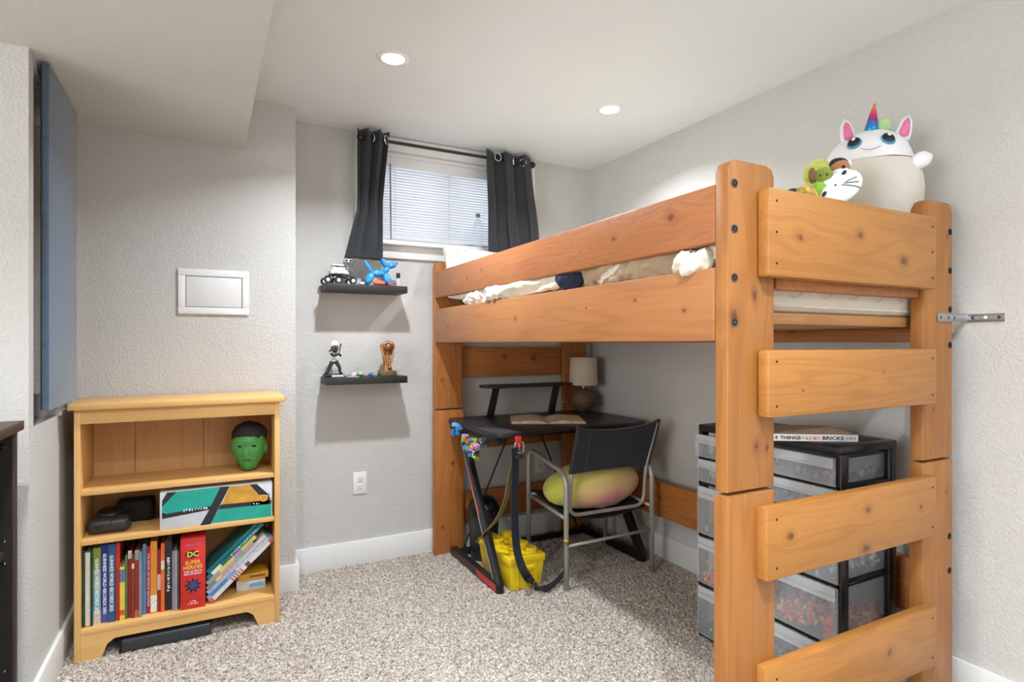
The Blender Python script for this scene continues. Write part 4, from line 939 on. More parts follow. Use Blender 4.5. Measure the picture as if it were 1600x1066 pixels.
# flat boxes under the pile
fb = thing('game_box', 'flat white and sky blue box lying under the leaning books', 'box', (.165, 2.80, SB), None)
part('carton', mat('white_blue_carton', (206, 210, 212), .45, var=.1, vscale=25), fb, (.115, .228, 2.745, 2.87, SB, SB + .046), bev=.001)
patch('cloud_print', [(.165, 2.745, SB + .010), (.222, 2.745, SB + .010), (.225, 2.745, SB + .022), (.205, 2.745, SB + .028), (.165, 2.745, SB + .024)], mat('sky_print', (110, 180, 214), .5), fb, (0, -1, 0))
yb = thing('yellow_box', 'mustard yellow box on top of the flat sky blue box', 'box', (.165, 2.80, SB + .0465), None)
part('carton', mat('mustard_carton', (214, 160, 40), .45, var=.1), yb, (.120, .240, 2.735, 2.85, SB + .0465, SB + .072), bev=.001)
patch('print_band', [(.165, 2.735, SB + .054), (.228, 2.735, SB + .054), (.228, 2.735, SB + .064), (.165, 2.735, SB + .064)], mat('brown_print', (140, 84, 40), .5), yb, (0, -1, 0))
# painted box on the middle shelf
gx0, gx1, gy, gz0, gz1 = -.160, .248, 2.650, S1, S1 + .148
gb = thing('painted_box', 'long white cardboard box painted teal black and orange on the middle shelf', 'box', ((gx0 + gx1) / 2, 2.76, S1))
part('carton', mat('white_painted_card', (212, 214, 220), .6, var=.04, vscale=40, bump=.15), gb, (gx0, gx1, gy, gy + .22, gz0, gz1), bev=.003)
def gq(u, v): return (gx0 + (gx1 - gx0) * u, gy - .0003, gz0 + (gz1 - gz0) * v)
TE = mat('teal_paint', (22, 160, 142), .5, var=.10, vscale=25); BKP = mat('black_paint', (36, 36, 40), .6, var=.3, vscale=60); OR = mat('orange_paint', (206, 150, 52), .55, var=.25, vscale=22)
for nm, pts, m_ in (('paint_patch', ((.02, .40), (.02, .62), (.14, .98), (.52, .99), (.435, .50), (.05, .42)), TE),
                    ('paint_patch', ((.02, .30), (.42, .40), (.435, .50), (.05, .42), (.02, .47)), BKP), ('paint_patch', ((.02, .62), (.14, .98), (.06, .98), (.02, .78)), BKP),
                    ('paint_patch', ((.34, .0), (.43, .0), (.60, .98), (.52, .99), (.435, .50), (.42, .40)), BKP),
                    ('paint_patch', ((.43, .03), (.99, .01), (.99, .36), (.50, .38)), TE), ('paint_patch', ((.50, .385), (.99, .365), (.99, .48), (.52, .50)), BKP),
                    ('paint_patch', ((.53, .505), (.985, .47), (.985, .55), (.87, .66), (.785, .97), (.60, .97)), OR), ('paint_patch', ((.785, .97), (.87, .66), (.97, .62), (.85, .97)), BKP),
                    ('paint_patch', ((.80, .375), (.97, .37), (.97, .66), (.955, .66), (.955, .47), (.80, .475)), mat('blue_grey_print', (96, 110, 140), .5))):
    patch(nm, [gq(*p) for p in pts], m_, gb, (0, -1, 0))
marks(Vector(gq(.85, .42)) + Vector((0, -.0008, 0)), (1, 0, 0), (0, 0, 1), .030, .010, LW, gb, 3, (0, -1, 0), 7)
bm = B(); tube(bm, [Vector(gq(.915, .55)) + Vector((.013 * math.cos(a * math.pi / 12), -.0012, .013 * math.sin(a * math.pi / 12))) for a in range(25)], .0014, 6); obj('print_ring', bm, mat('pale_orange_print', (232, 190, 110), .5), gb)
marks(Vector(gq(.30, .46)) + Vector((0, -.0008, 0)), (1, 0, 0), (0, 0, 1), .09, .012, LW, gb, 9, (0, -1, 0), 8)
# generic green mask
mc = Vector((.165, 2.76, S2)); mk = thing('green_mask', 'green rubber face mask with dark hair on the top shelf', 'mask', mc)
def mask_mesh():
    bm = B(); n, k = 40, 30
    for v in ell(bm, (0, 0, .102), (.066, .060, .100), n=40):
        x, y, z = v.co; w = (z - .102) / .1
        v.co.x *= 1 - .20 * max(0, -w) ** 1.5 + .10 * max(0, w); 
        v.co.y *= 1 + .06 * max(0, w)
        if z < .02: v.co.z = .0 + (z - .002) * .35
        if y < 0:
            f = -y / .06
            def g(cx, cz, sx, sz): return math.exp(-((x - cx) / sx) ** 2 - ((z - cz) / sz) ** 2)
            d = .016 * g(0, .082, .011, .020) + .010 * g(0, .072, .014, .009) + .008 * g(0, .128, .045, .010) - .012 * g(.026, .110, .014, .009) - .012 * g(-.026, .110, .014, .009)
            d += .006 * g(.034, .085, .014, .014) + .006 * g(-.034, .085, .014, .014) + .006 * g(0, .055, .020, .006) - .005 * g(0, .048, .022, .004) + .008 * g(0, .025, .025, .016)
            v.co.y -= d * f
    return bm
def place(bm, c, rz):
    R = Matrix.Translation(c) @ Matrix.Rotation(rz, 4, 'Z')
    for v in bm.verts: v.co = R @ v.co
    return bm
MR = math.radians(-14); GM = mat('green_rubber', (74, 150, 74), .45, var=.12, vscale=40, bump=.2, bscale=150)
obj('face', place(mask_mesh(), mc, MR), GM, mk, smooth='all')
for s in (-1, 1):
    bm = B(); ell(bm, (s * .026, -.047, .109), (.011, .006, .004), n=12); obj('eye_hole', place(bm, mc, MR), M['hole'], mk, smooth='all')
    bm = B(); ell(bm, (s * .066, .005, .092), (.007, .014, .026), n=12); obj('ear', place(bm, mc, MR), GM, mk, smooth='all')
bm = B(); ell(bm, (0, -.054, .0515), (.018, .005, .0022), n=12); obj('mouth_slit', place(bm, mc, MR), mat('dark_green_rubber', (34, 74, 40), .6), mk, smooth='all')
bm = B(); ell(bm, (0, .010, .152), (.072, .064, .056), n=28)
for v in bm.verts:
    if v.co.y < -.01: v.co.z = max(v.co.z, .146 + .006 * math.sin(v.co.x * 260))
    else: v.co.z = max(v.co.z, .095)
o = obj('hair', place(bm, mc, MR), mat('dark_hair', (26, 22, 20), .7, var=.3, bump=.4, bscale=120), mk, smooth='all'); noisy(o, .003, 60)
# dark gadgets on the middle shelf
DG = mat('dark_grey_plastic', (48, 46, 44), .45, var=.1)
gd = thing('goggles', 'dark grey rounded goggles lying at the end of the middle shelf', 'goggles', (-.33, 2.72, S1))
bm = B(); box(bm, -.400, -.262, 2.690, 2.775, S1, S1 + .058, bev=.024, seg=5); obj('shell', bm, DG, gd, smooth=True)
bm = B(); tube(bm, [(-.335 + .034 * math.cos(a * math.pi / 12), 2.765 + .030 * math.sin(a * math.pi / 12), S1 + .066 + .006 * math.sin(a * math.pi / 12)) for a in range(25)], .010, 10); obj('head_strap', bm, M['black'], gd, smooth='all')
bm = B(); box(bm, -.372, -.352, 2.688, 2.692, S1 + .02, S1 + .036, bev=.001); obj('button', bm, M['black'], gd)
bm = B(); box(bm, -.322, -.3205, 2.6885, 2.7, S1 + .006, S1 + .052); obj('seam', bm, M['black'], gd)
sb = thing('black_case', 'soft black rounded case behind the dark grey goggles', 'case', (-.25, 2.85, S1))
bm = B(); box(bm, -.322, -.190, 2.822, 2.90, S1, S1 + .090, bev=.016, seg=4); obj('shell', bm, mat('black_nylon', (16, 16, 18), .7), sb, smooth=True)
bm = B(); tube(bm, round_path([(-.318, 2.8215, S1 + .05), (-.194, 2.8215, S1 + .05)], .01), .0015, 6); obj('zip', bm, M['iron'], sb)
# soundbar under the bookcase
bar = thing('black_bar', 'long flat black plastic bar lying under the bookcase plinth', 'speaker', (-.134, 2.66, 0))
bm = B(); box(bm, -.285, .018, 2.640, 2.715, -.002, .046, bev=.007, seg=3); obj('housing', bm, mat('charcoal_plastic', (52, 54, 57), .5, var=.06), bar, smooth=True)
bm = B(); box(bm, -.291, -.2855, 2.640, 2.715, -.002, .047, bev=.002); obj('end_cap', bm, M['black'], bar, smooth=True)
bm = B(); box(bm, -.096, -.0945, 2.6385, 2.6405, .004, .042); obj('seam', bm, M['black'], bar)

# ---------------------------------------------------------------- dark cabinet by the left wall
cb = thing('dark_cabinet', 'espresso brown open shelf unit beside the left wall', 'cabinet', (-.66, 1.75, 0))
cf, ce = -.452, 2.02
part('top', M['espresso'], cb, (-.86, cf + .012, 1.30, ce + .012, .935, .960), bev=.002)
part('side_panel', M['espresso'], cb, (-.85, cf, ce - .02, ce, -.004, .935), bev=.001)
part('side_panel', M['espresso'], cb, (-.85, cf, 1.31, 1.33, -.004, .935), bev=.001)
part('lining', M['espressoblack'], cb, (-.848, cf - .006, ce - .0215, ce - .02, .0, .934))
for z in (.04, .60): part('shelf', M['espresso'], cb, (-.85, cf - .022, 1.331, ce - .022, z, z + .019), bev=.001)
part('back', M['espressoblack'], cb, (-.857, -.851, 1.31, ce, .0, .934))
for x, z, r in ((cf - .025, .895, .009), (cf - .024, .645, .004), (cf - .024, .585, .004), (cf - .024, .30, .004)):
    bm = B(); lathe(bm, [(r * .5, .0005), (r * .55, .0015), (r, .0012), (r, 0)], (x, ce - .0215, z), 16, (0, -1, 0)); obj('cam_fastener', bm, M['chrome'], cb, smooth=True)

# ---------------------------------------------------------------- desk
DT = .755; DKT = mat('black_desk_laminate', (34, 34, 36), .42, var=.15, vscale=200); CARB = mat('grey_carbon_film', (66, 68, 72), .35, var=.3, vscale=400)
REDP = mat('red_decal', (190, 44, 40), .45); WHD = mat('white_decal', (214, 208, 206), .45)
dk = thing('desk', 'black gaming desk with slanted legs under the loft bed', 'desk', (1.65, 2.75, 0))
top = [(1.205, 3.055), (1.172, 2.98), (1.170, 2.46), (1.185, 2.405), (1.225, 2.385), (1.38, 2.408), (1.50, 2.425), (1.78, 2.425), (1.92, 2.408), (2.04, 2.420), (2.100, 2.460), (2.112, 2.52), (2.112, 3.055)]
bm = B(); prism(bm, top, 'Z', DT - .02, DT, .003); obj('tabletop', bm, DKT, dk, smooth=True)
patch('carbon_inlay', [(1.176, 2.47, DT), (1.192, 2.415, DT), (1.225, 2.395, DT), (1.33, 2.408, DT), (1.27, 2.55, DT), (1.178, 2.66, DT)], CARB, dk, (0, 0, 1), .0006)
part('under_frame', M['blackmetal'], dk, (1.20, 1.24, 2.43, 3.03, DT - .05, DT - .021), (2.04, 2.08, 2.47, 3.03, DT - .05, DT - .021), (1.24, 2.04, 2.99, 3.02, DT - .05, DT - .021), (1.24, 2.04, 2.52, 2.55, DT - .045, DT - .021))
def zleg(x, decals):
    f = part('foot', M['blackmetal'], dk, (x - .018, x + .018, 2.445, 3.03, -.003, .042), bev=.004)
    y0, z0, y1, z1 = 2.47, .042, 2.905, DT - .05
    bm = B(); prism(bm, [(y0 - .028, z0), (y0 + .032, z0), (y1 + .03, z1), (y1 - .03, z1)], 'X', x - .016, x + .016, .003); lg = obj('leg', bm, M['blackmetal'], dk, smooth=True)
    if decals:
        xx = x - .0162
        def lp(t, s): return (xx, y0 + (y1 - y0) * t + s, z0 + (z1 - z0) * t)
        patch('decal', [lp(.02, .016), lp(.02, .020), lp(.92, .020), lp(.92, .016)], WHD, lg, (-1, 0, 0), .0006)
        patch('decal', [lp(.40, .010), lp(.44, -.012), lp(.56, .004), lp(.62, -.010), lp(.74, .006), lp(.72, .014), lp(.40, .014)], REDP, lg, (-1, 0, 0), .0006)
        patch('decal', [(x - .0182, 2.46, .006), (x - .0182, 2.66, .006), (x - .0182, 2.70, .036), (x - .0182, 2.46, .036)], REDP, f, (-1, 0, 0), .0006)
        patch('decal', [(x - .0182, 2.78, .012), (x - .0182, 2.90, .012), (x - .0182, 2.91, .03), (x - .0182, 2.79, .03)], mat('dark_red_decal', (104, 30, 30), .5), f, (-1, 0, 0), .0006)
zleg(1.221, True); zleg(2.085, False)
part('floor_bar', M['blackmetal'], dk, (1.24, 2.066, 2.985, 3.015, .002, .032), bev=.003)
bm = B(); tube(bm, [(1.575, 3.0, .70), (1.27, 3.0, .04)], .005, 8); obj('brace_rod', bm, M['blackmetal'], dk)
bm = B(); tube(bm, [(1.735, 3.0, .70), (2.03, 3.0, .04)], .005, 8); obj('brace_rod', bm, M['blackmetal'], dk)
rs = thing('monitor_riser', 'narrow black riser shelf standing on the desk', 'shelf', (1.66, 3.0, DT))
bm = B(); prism(bm, [(1.385, 3.045), (1.375, 2.96), (1.43, 2.925), (1.87, 2.925), (1.955, 2.95), (1.985, 2.985), (1.985, 3.045)], 'Z', .918, .934, .002); obj('riser_top', bm, DKT, rs, smooth=True)
for xb in (1.428, 1.832):
    bm = B(); prism(bm, [(xb - .017, DT + .004), (xb + .017, DT + .004), (xb + .054, .918), (xb + .022, .918)], 'Y', 2.975, 3.005, .002); obj('leg', bm, M['blackmetal'], rs, smooth=True)
    part('foot_plate', M['blackmetal'], rs, (xb - .03, xb + .025, 2.965, 3.015, DT, DT + .004))
# lamp
lx, ly = 2.055, 2.975
lp_ = thing('table_lamp', 'small table lamp with linen drum shade and wooden ball base', 'lamp', (lx, ly, DT))
bm = B(); lathe(bm, [(0, 0), (.035, 0), (.035, .006), (0, .006)], (lx, ly, DT), 24); obj('foot', bm, M['black'], lp_, smooth=True)
bm = B(); lathe(bm, [(.02, .004)] + [(.072 * math.sin(math.pi * (.1 + .82 * i / 16)), .070 - .070 * math.cos(math.pi * (.1 + .82 * i / 16)) / math.cos(.1 * math.pi) * .98) for i in range(17)] + [(0, .138)], (lx, ly, DT), 32)
obj('ball_base', bm, wood('walnut_ball', (112, 88, 70), (84, 62, 48), 'X', 'Z', grain=.6, rough=.6), lp_, smooth='all')
bm = B(); lathe(bm, [(.006, .13), (.006, .19), (0, .19)], (lx, ly, DT), 12); obj('stem', bm, M['white'], lp_, smooth=True)
bm = B(); lathe(bm, [(.088, .162), (.082, .330), (.080, .330), (.086, .162), (.088, .162)], (lx, ly, DT), 40); obj('lamp_shade', bm, mat('linen_shade', (206, 192, 172), .85, var=.05, vscale=150, bump=.2, bscale=500), lp_, smooth=True)
bm = B(); cyl(bm, (lx - .08, ly, DT + .20), (lx + .08, ly, DT + .20), .0015, n=6); cyl(bm, (lx, ly - .08, DT + .20), (lx, ly + .08, DT + .20), .0015, n=6); obj('shade_spider', bm, M['iron'], lp_)
bm = B(); ell(bm, (lx, ly, DT + .225), (.024, .024, .032)); obj('bulb', bm, M['white'], lp_, smooth='all')
# open book
ob = thing('open_book', 'worn cream paged book lying open on the black desk', 'book', (1.62, 2.70, DT))
def leafs(side):
    u = Vector((.90, -.44, 0)).normalized(); v = Vector((.44, .90, 0)).normalized(); c = Vector((1.625, 2.70, DT)); bm = B(); nu, nv = 10, 6; g = []
    w, hgt = .19, .27
    for lay in (0, 1):
        for i in range(nu + 1):
            t = i / nu; zz_ = (.002 + .020 * math.sin(min(1, t * 2.2) * math.pi * .5) * (1 - .55 * t)) if lay else .0005
            g.append([bm.verts.new(c + u * side * (w * t + .001) + v * (hgt * (j / nv - .5) + .004 * math.sin(j * 2.1 + t * 3)) + Vector((0, 0, zz_))) for j in range(nv + 1)])
    n1 = nu + 1
    for i in range(nu):
        for j in range(nv):
            bm.faces.new((g[i][j], g[i][j + 1], g[i + 1][j + 1], g[i + 1][j])); bm.faces.new((g[n1 + i][j], g[n1 + i + 1][j], g[n1 + i + 1][j + 1], g[n1 + i][j + 1]))
        for j in (0, nv): bm.faces.new((g[i][j], g[i + 1][j], g[n1 + i + 1][j], g[n1 + i][j]))
    for i in (0, nu):
        for j in range(nv): bm.faces.new((g[i][j], g[i][j + 1], g[n1 + i][j + 1], g[n1 + i][j]))
    bmesh.ops.recalc_face_normals(bm, faces=bm.faces[:]); return bm
PG = mat('faded_illustrated_page', (216, 200, 176), .8, var=.28, vscale=16)
obj('left_pages', leafs(-1), PG, ob, smooth=True); obj('right_pages', leafs(1), PG, ob, smooth=True)
bm = B(); box(bm, -.197, .197, -.139, .139, .0, .0018, mtx=Matrix.Translation((1.625, 2.70, DT - .0002)) @ Matrix.Rotation(math.atan2(-.44, .90), 4, 'Z')); obj('cover', bm, mat('pale_red_cover', (190, 110, 104), .5), ob)
# belt hanging from the desk edge
bt_ = thing('belt', 'long black belt hung by its buckle from the desk edge', 'belt', (1.285, 2.37, .70))
BLT = mat('black_leather', (38, 42, 48), .42, var=.15); BLE = mat('tan_belt_edge', (120, 104, 70), .6)
part('red_tag', mat('red_nylon', (206, 36, 44), .5), bt_, (1.262, 1.294, 2.372, 2.380, .690, .742), bev=.002)
bm = B(); tube(bm, round_path([(1.258, 2.372, .665), (1.258, 2.372, .715), (1.304, 2.372, .715), (1.304, 2.372, .665), (1.258, 2.372, .665)], .012), .0035, 8); cyl(bm, (1.279, 2.372, .665), (1.279, 2.366, .712), .0025, n=8); obj('buckle', bm, M['chrome'], bt_, smooth='all')
part('keeper_loop', BLT, bt_, (1.257, 1.303, 2.362, 2.376, .640, .655), bev=.002)
wpx = [(805, 700), (805, 745), (804, 790), (805, 830), (808, 860), (815, 885)]
path = [Q(a, b, Y=2.368) for a, b in wpx] + [Q(825, 903, z=.05), Q(838, 917, z=.022), Q(853, 920, z=.021), Q(868, 910, z=.022), Q(880, 898, z=.026)]
bm = B(); sweep(bm, smooth_path(path, 6), rect(.004, .040), up=(-.2, 1, .25)); obj('strap', bm, BLT, bt_, smooth=True)
pth2 = [Vector((1.272, 2.384, .665)), Q(797, 745, Y=2.405), Q(790, 790, Y=2.41)]
pth2 = [pth2[0], Q(797, 745, Y=2.41), Q(789, 785, Y=2.43), Q(776, 812, Y=2.48), Q(760, 830, Y=2.56), Q(746, 846, Y=2.66)]
bm = B(); sweep(bm, smooth_path(pth2, 8), rect(.004, .026), up=(-.3, 1, 0)); obj('strap_end', bm, BLE, bt_, smooth=True)
for k in range(7):
    p = smooth_path(pth2, 8)[6 + 2 * k]; bm = B(); cyl(bm, p + Vector((-.003, -.003, 0)), p + Vector((-.002, .003, 0)), .0028, n=8); obj('eyelet', bm, M['chrome'], bt_)
# cluster of toy bricks on the desk leg
tb = thing('toy_brick_charm', 'colourful cluster of little toy bricks hung on the desk corner', 'toy', (1.18, 2.86, .66))
rr = random.Random(8); cols = [(40, 120, 190), (150, 190, 60), (226, 226, 226), (40, 40, 46), (110, 110, 120), (196, 60, 50), (230, 200, 70), (90, 150, 200), (70, 72, 80), (200, 140, 180)]
def minibrick(c, s, col):
    bm = B(); R = Matrix.Translation(c) @ Euler((rr.uniform(-.5, .5), rr.uniform(-.5, .5), rr.uniform(0, 3))).to_matrix().to_4x4()
    box(bm, -s, s, -s * .7, s * .7, -s * .6, s * .6, mtx=R)
    n0 = len(bm.verts)
    for dx in (-.5, .5):
        b2 = B(); cyl(b2, (dx * s, 0, s * .6), (dx * s, 0, s * .85), s * .3, n=8)
        for v in b2.verts: v.co = R @ v.co
        me = bpy.data.meshes.new('tmp'); b2.to_mesh(me); b2.free(); bm.from_mesh(me); bpy.data.meshes.remove(me)
    obj('brick', bm, mat('brick_%d_%d_%d' % col, col, .3, var=.03), tb)
for (a, b, n, sp, cc) in ((714, 671, 9, 7, [(40, 120, 190), (60, 140, 206), (120, 180, 220)]), (730, 683, 5, 6, cols), (737, 694, 14, 8, cols), (755, 690, 5, 6, [(80, 82, 90), (50, 50, 56), (120, 120, 130)]), (740, 712, 4, 5, cols)):
    for k in range(n):
        minibrick(Q(a + rr.uniform(-sp, sp), b + rr.uniform(-sp, sp), X=1.165 - rr.uniform(0, .012)), rr.uniform(.012, .019), rr.choice(cc))
# rubbish bin
tx, ty = 1.352, 2.915
tn = thing('waste_bin', 'small black swing top waste bin under the desk', 'bin', (tx, ty, 0))
bm = B(); lathe(bm, [(0, -.002), (.068, -.002), (.072, .006), (.086, .235), (.086, .245), (.082, .245), (.068, .01), (0, .01)], (tx, ty, 0), 36); obj('bin_body', bm, mat('charcoal_bin', (46, 47, 50), .4, var=.06), tn, smooth=True)
bm = B(); lathe(bm, [(.090, .240), (.090, .255), (.086, .275), (.074, .305), (.052, .327), (.026, .338), (0, .340)], (tx, ty, 0), 36); ld_ = obj('dome_lid', bm, mat('gloss_black', (22, 22, 24), .2), tn, smooth=True)
fp_ = []
for a in range(-8, 9):
    t = a / 8 * .75 - 2.4; fp_.append((tx + .0885 * math.cos(t), ty + .0885 * math.sin(t), .262 + .018 * math.cos(a / 8 * 1.57)))
bm = B(); sweep(bm, fp_, rect(.012, .006), up=(0, 0, 1)); obj('swing_flap', bm, mat('gloss_black', (22, 22, 24), .2), ld_, smooth=True)
# yellow brick-shaped box
YL_ = mat('yellow_plastic', (232, 200, 26), .35, var=.03)
q0, q1, r0, r1 = 1.258, 1.455, 2.425, 2.785
yx_ = thing('toy_brick_box', 'yellow lidded storage box shaped like a giant studded toy brick', 'storage box', ((q0 + q1) / 2, (r0 + r1) / 2, 0))
bm = B(); ins = .018
b4 = [(q0 + ins, r0 + ins), (q1 - ins, r0 + ins), (q1 - ins, r1 - ins), (q0 + ins, r1 - ins)]; t4 = [(q0 + .005, r0 + .005), (q1 - .005, r0 + .005), (q1 - .005, r1 - .005), (q0 + .005, r1 - .005)]
A_ = [bm.verts.new((x, y, -.002)) for x, y in b4]; C_ = [bm.verts.new((x, y, .125)) for x, y in t4]
bm.faces.new(A_[::-1]); bm.faces.new(C_)
for i in range(4): bm.faces.new((A_[i], A_[(i + 1) % 4], C_[(i + 1) % 4], C_[i]))
bmesh.ops.bevel(bm, geom=[e for e in bm.edges], offset=.006, segments=2, profile=.5, affect='EDGES'); obj('tub', bm, YL_, yx_, smooth=True)
bm = B(); box(bm, q0, q1, r0, r1, .122, .158, bev=.006, seg=2); ld2 = obj('lid', bm, YL_, yx_, smooth=True)
stm = None
for i in range(2):
    for j in range(4):
        x, y = q0 + (q1 - q0) * (.27 + .46 * i), r0 + (r1 - r0) * (.14 + .24 * j)
        if stm is None:
            bm = B(); lathe(bm, [(.029, .156), (.029, .177), (.0265, .180), (0, .180)], (x, y, 0), 24); stm = obj('stud', bm, YL_, ld2, smooth=True); sx0, sy0 = x, y
        else:
            o = bpy.data.objects.new('stud', stm.data); COL.objects.link(o); o.location = stm.location + Vector((x - sx0, y - sy0, 0)); adopt(o, ld2)
part('handle', YL_, yx_, ((q0 + q1) / 2 - .035, (q0 + q1) / 2 + .035, r0 - .008, r0 + .012, .095, .112), bev=.004)
part('rib', YL_, yx_, (q0 + .045, q0 + .053, r0 + .004, r0 + .02, .0, .118), bev=.002); part('rib', YL_, yx_, (q1 - .053, q1 - .045, r0 + .004, r0 + .02, .0, .118), bev=.002)

# ---------------------------------------------------------------- chair, cushion
ch = thing('folding_chair', 'silver tube armchair with navy fabric back at the desk', 'chair', (1.79, 2.55, 0))
RL, RR, FR, FLg = Vector((1.517, 2.338, 0)), Vector((2.030, 2.325, 0)), Vector((2.075, 2.78, 0)), Vector((1.562, 2.785, 0))
AL = M['alu']; rtb = .0125
def at(p, z): return Vector((p.x, p.y, z))
for rear, front, sgn in ((RL, FLg, 1), (RR, FR, -1)):
    bm = B(); tube(bm, round_path([at(rear, -.003), at(rear, .545), at(front, .600), at(front, -.003)], .075, 8), rtb, 14); fr_ = obj('leg_frame', bm, AL, ch, smooth='all')
    for p in (rear, front):
        bm = B(); cyl(bm, at(p, -.004), at(p, .02), rtb + .002); obj('foot_cap', bm, mat('grey_rubber', (110, 110, 108), .6), fr_, smooth=True)
bm = B(); cyl(bm, at(RL, .212), at(RL, .232), .0135); obj('tape_band', bm, mat('brown_tape', (120, 100, 70), .6), ch, smooth=True)
bm = B(); cyl(bm, at(RL, .232), at(RL, .238), .0135); obj('tape_band', bm, YL_, ch, smooth=True)
bm = B(); tube(bm, [at(RL, .205), at(RR, .215)], .008, 10); obj('stretcher', bm, AL, ch, smooth='all')
bl_, br_ = Vector((1.555, 2.352, 0)), Vector((2.005, 2.342, 0))
bm = B(); tube(bm, round_path([Vector((1.578, 2.318, .765)), at(bl_, .545), at(bl_ + Vector((0, .02, 0)), .335), at(br_ + Vector((0, .02, 0)), .335), at(br_, .545), Vector((2.048, 2.308, .765))], .06, 8), .0095, 12); obj('back_frame', bm, AL, ch, smooth='all')
for a, b in ((FLg, FR),):
    bm = B(); tube(bm, [at(a, .345), at(b, .345)], .009, 10); obj('seat_rail', bm, AL, ch, smooth='all')
for a, b in ((RL, FLg), (RR, FR)):
    bm = B(); tube(bm, [a * .97 + b * .03 + Vector((0, 0, .335)), a * .0 + b + Vector((0, 0, .345))], .009, 10); obj('seat_rail', bm, AL, ch, smooth='all')
for p in (at(RL, .41), at(FLg, .345), at(RR, .41), at(FR, .345), at(RL, .455), at(RR, .205)):
    bm = B(); ell(bm, p + Vector((0, -.0125, 0)), (.006, .004, .006), n=10); obj('rivet', bm, M['chrome'], ch, smooth='all')
def seat():
    bm = B(); n = 12; g = []
    for i in range(n + 1):
        row = []
        for j in range(n + 1):
            u, v = i / n, j / n; a = (RL + Vector((.02, .03, 0))) * (1 - u) + (RR + Vector((-.02, .03, 0))) * u; b = (FLg + Vector((.02, .03, 0))) * (1 - u) + (FR + Vector((-.02, .03, 0))) * u
            p = a * (1 - v) + b * v; row.append(bm.verts.new((p.x, p.y, .335 + .045 * v - .045 * math.sin(math.pi * u) * (.6 + .4 * math.sin(math.pi * v)) - .015 * max(0, v - .9) / .1)))
        g.append(row)
    for i in range(n):
        for j in range(n): bm.faces.new((g[i][j], g[i + 1][j], g[i + 1][j + 1], g[i][j + 1]))
    return bm
NF = mat('navy_canvas', (36, 40, 50), .75, var=.12, vscale=60, bump=.2, bscale=900, sheen=.2)
o = obj('seat', seat(), mat('black_canvas', (24, 25, 28), .8, var=.1), ch, smooth='all'); md = o.modifiers.new('thickness', 'SOLIDIFY'); md.thickness = .006
def backrest():
    bm = B(); n, k = 16, 8; G = []
    for s in (0, 1):
        g = []
        for i in range(n + 1):
            row = []
            for j in range(k + 1):
                u, v = i / n, j / k
                e = abs(u - .5) * 2
                x = (1.541 + .022 * v) * (1 - u) + (2.022 + .042 * v) * u; sag = .030 * (1 - e * e) * v
                y = 2.345 - .038 * v + .03 * (1 - e * e) * (0.6 + .4 * v) + (-.012 if s == 0 else .012)
                z = .545 + .012 * u * 0 + .228 * v - sag + (.010 if v > .95 and e > .9 else 0)
                row.append(bm.verts.new((x, y, z)))
            g.append(row)
        G.append(g)
    for s in (0, 1):
        for i in range(n):
            for j in range(k):
                q = (G[s][i][j], G[s][i + 1][j], G[s][i + 1][j + 1], G[s][i][j + 1]); bm.faces.new(q if s == 0 else q[::-1])
    for i in range(n):
        for j in (0, k): bm.faces.new((G[0][i][j], G[0][i + 1][j], G[1][i + 1][j], G[1][i][j]))
    for j in range(k):
        for i in (0, n): bm.faces.new((G[0][i][j], G[0][i][j + 1], G[1][i][j + 1], G[1][i][j]))
    bmesh.ops.recalc_face_normals(bm, faces=bm.faces[:]); return bm
bkr = obj('backrest', backrest(), NF, ch, smooth=True)
bm = B(); tube(bm, [Vector((1.618, 2.345 - .018, .558)), Vector((1.636, 2.318 - .012, .742))], .0016, 6); obj('seam', bm, mat('navy_thread', (70, 74, 86), .7), bkr)
bm = B(); tube(bm, smooth_path([(1.636, 2.306, .742), (1.74, 2.312, .722), (1.84, 2.314, .720), (1.95, 2.308, .734), (2.03, 2.300, .752)], 5), .0016, 6); obj('seam', bm, mat('navy_thread', (70, 74, 86), .7), bkr)
def cush_mat():
    t = NT('peach_plush_gradient'); sp = t.n('ShaderNodeSeparateXYZ'); t.l(t.obj(), sp.inputs[0])
    f = t.math('ADD', t.math('MULTIPLY', sp.outputs[2], 3.2), t.math('ADD', t.math('MULTIPLY', sp.outputs[0], -.5), .42))
    dx = t.math('ADD', sp.outputs[0], -.0); dz = t.math('ADD', sp.outputs[2], .055); dy = t.math('ADD', sp.outputs[1], .2)
    d = t.math('SQRT', t.math('ADD', t.math('MULTIPLY', dx, dx), t.math('ADD', t.math('MULTIPLY', t.math('MULTIPLY', dz, dz), 5.0), t.math('MULTIPLY', dy, t.math('MULTIPLY', dy, .5)))))
    c = t.ramp(f, [(.05, lin((246, 196, 150))), (.45, lin((246, 208, 148))), (.75, lin((236, 224, 116))), (1, lin((216, 224, 104)))])
    side = t.mr(sp.outputs[0], -.24, -.14, 1, 0); c = t.mix(side, c, lin((210, 214, 92)))
    c = t.mix(t.math('MULTIPLY', t.mr(d, .02, .16, 1, 0), .85), c, lin((238, 140, 150)))
    t.l(c, t.b.inputs['Base Color']); t.b.inputs['Roughness'].default_value = .9; t.b.inputs['Sheen Weight'].default_value = .3; t.bump(t.noise(t.obj(), 600, 2), .15)
    return t.m
bm = B(); ell(bm, (1.806, 2.540, .425), (.276, .186, .130), Euler((math.radians(-12), math.radians(-3), math.radians(2))), 40)
for v in bm.verts:
    v.co.z = max(v.co.z, .312 + .10 * (v.co.y - 2.38) + .10 * abs(v.co.x - 1.80))
o = obj('round_cushion', bm, cush_mat(), smooth='all'); noisy(o, .012, 6, 2.0); tag(o, 'plump yellow and pink plush cushion on the chair seat', 'cushion')

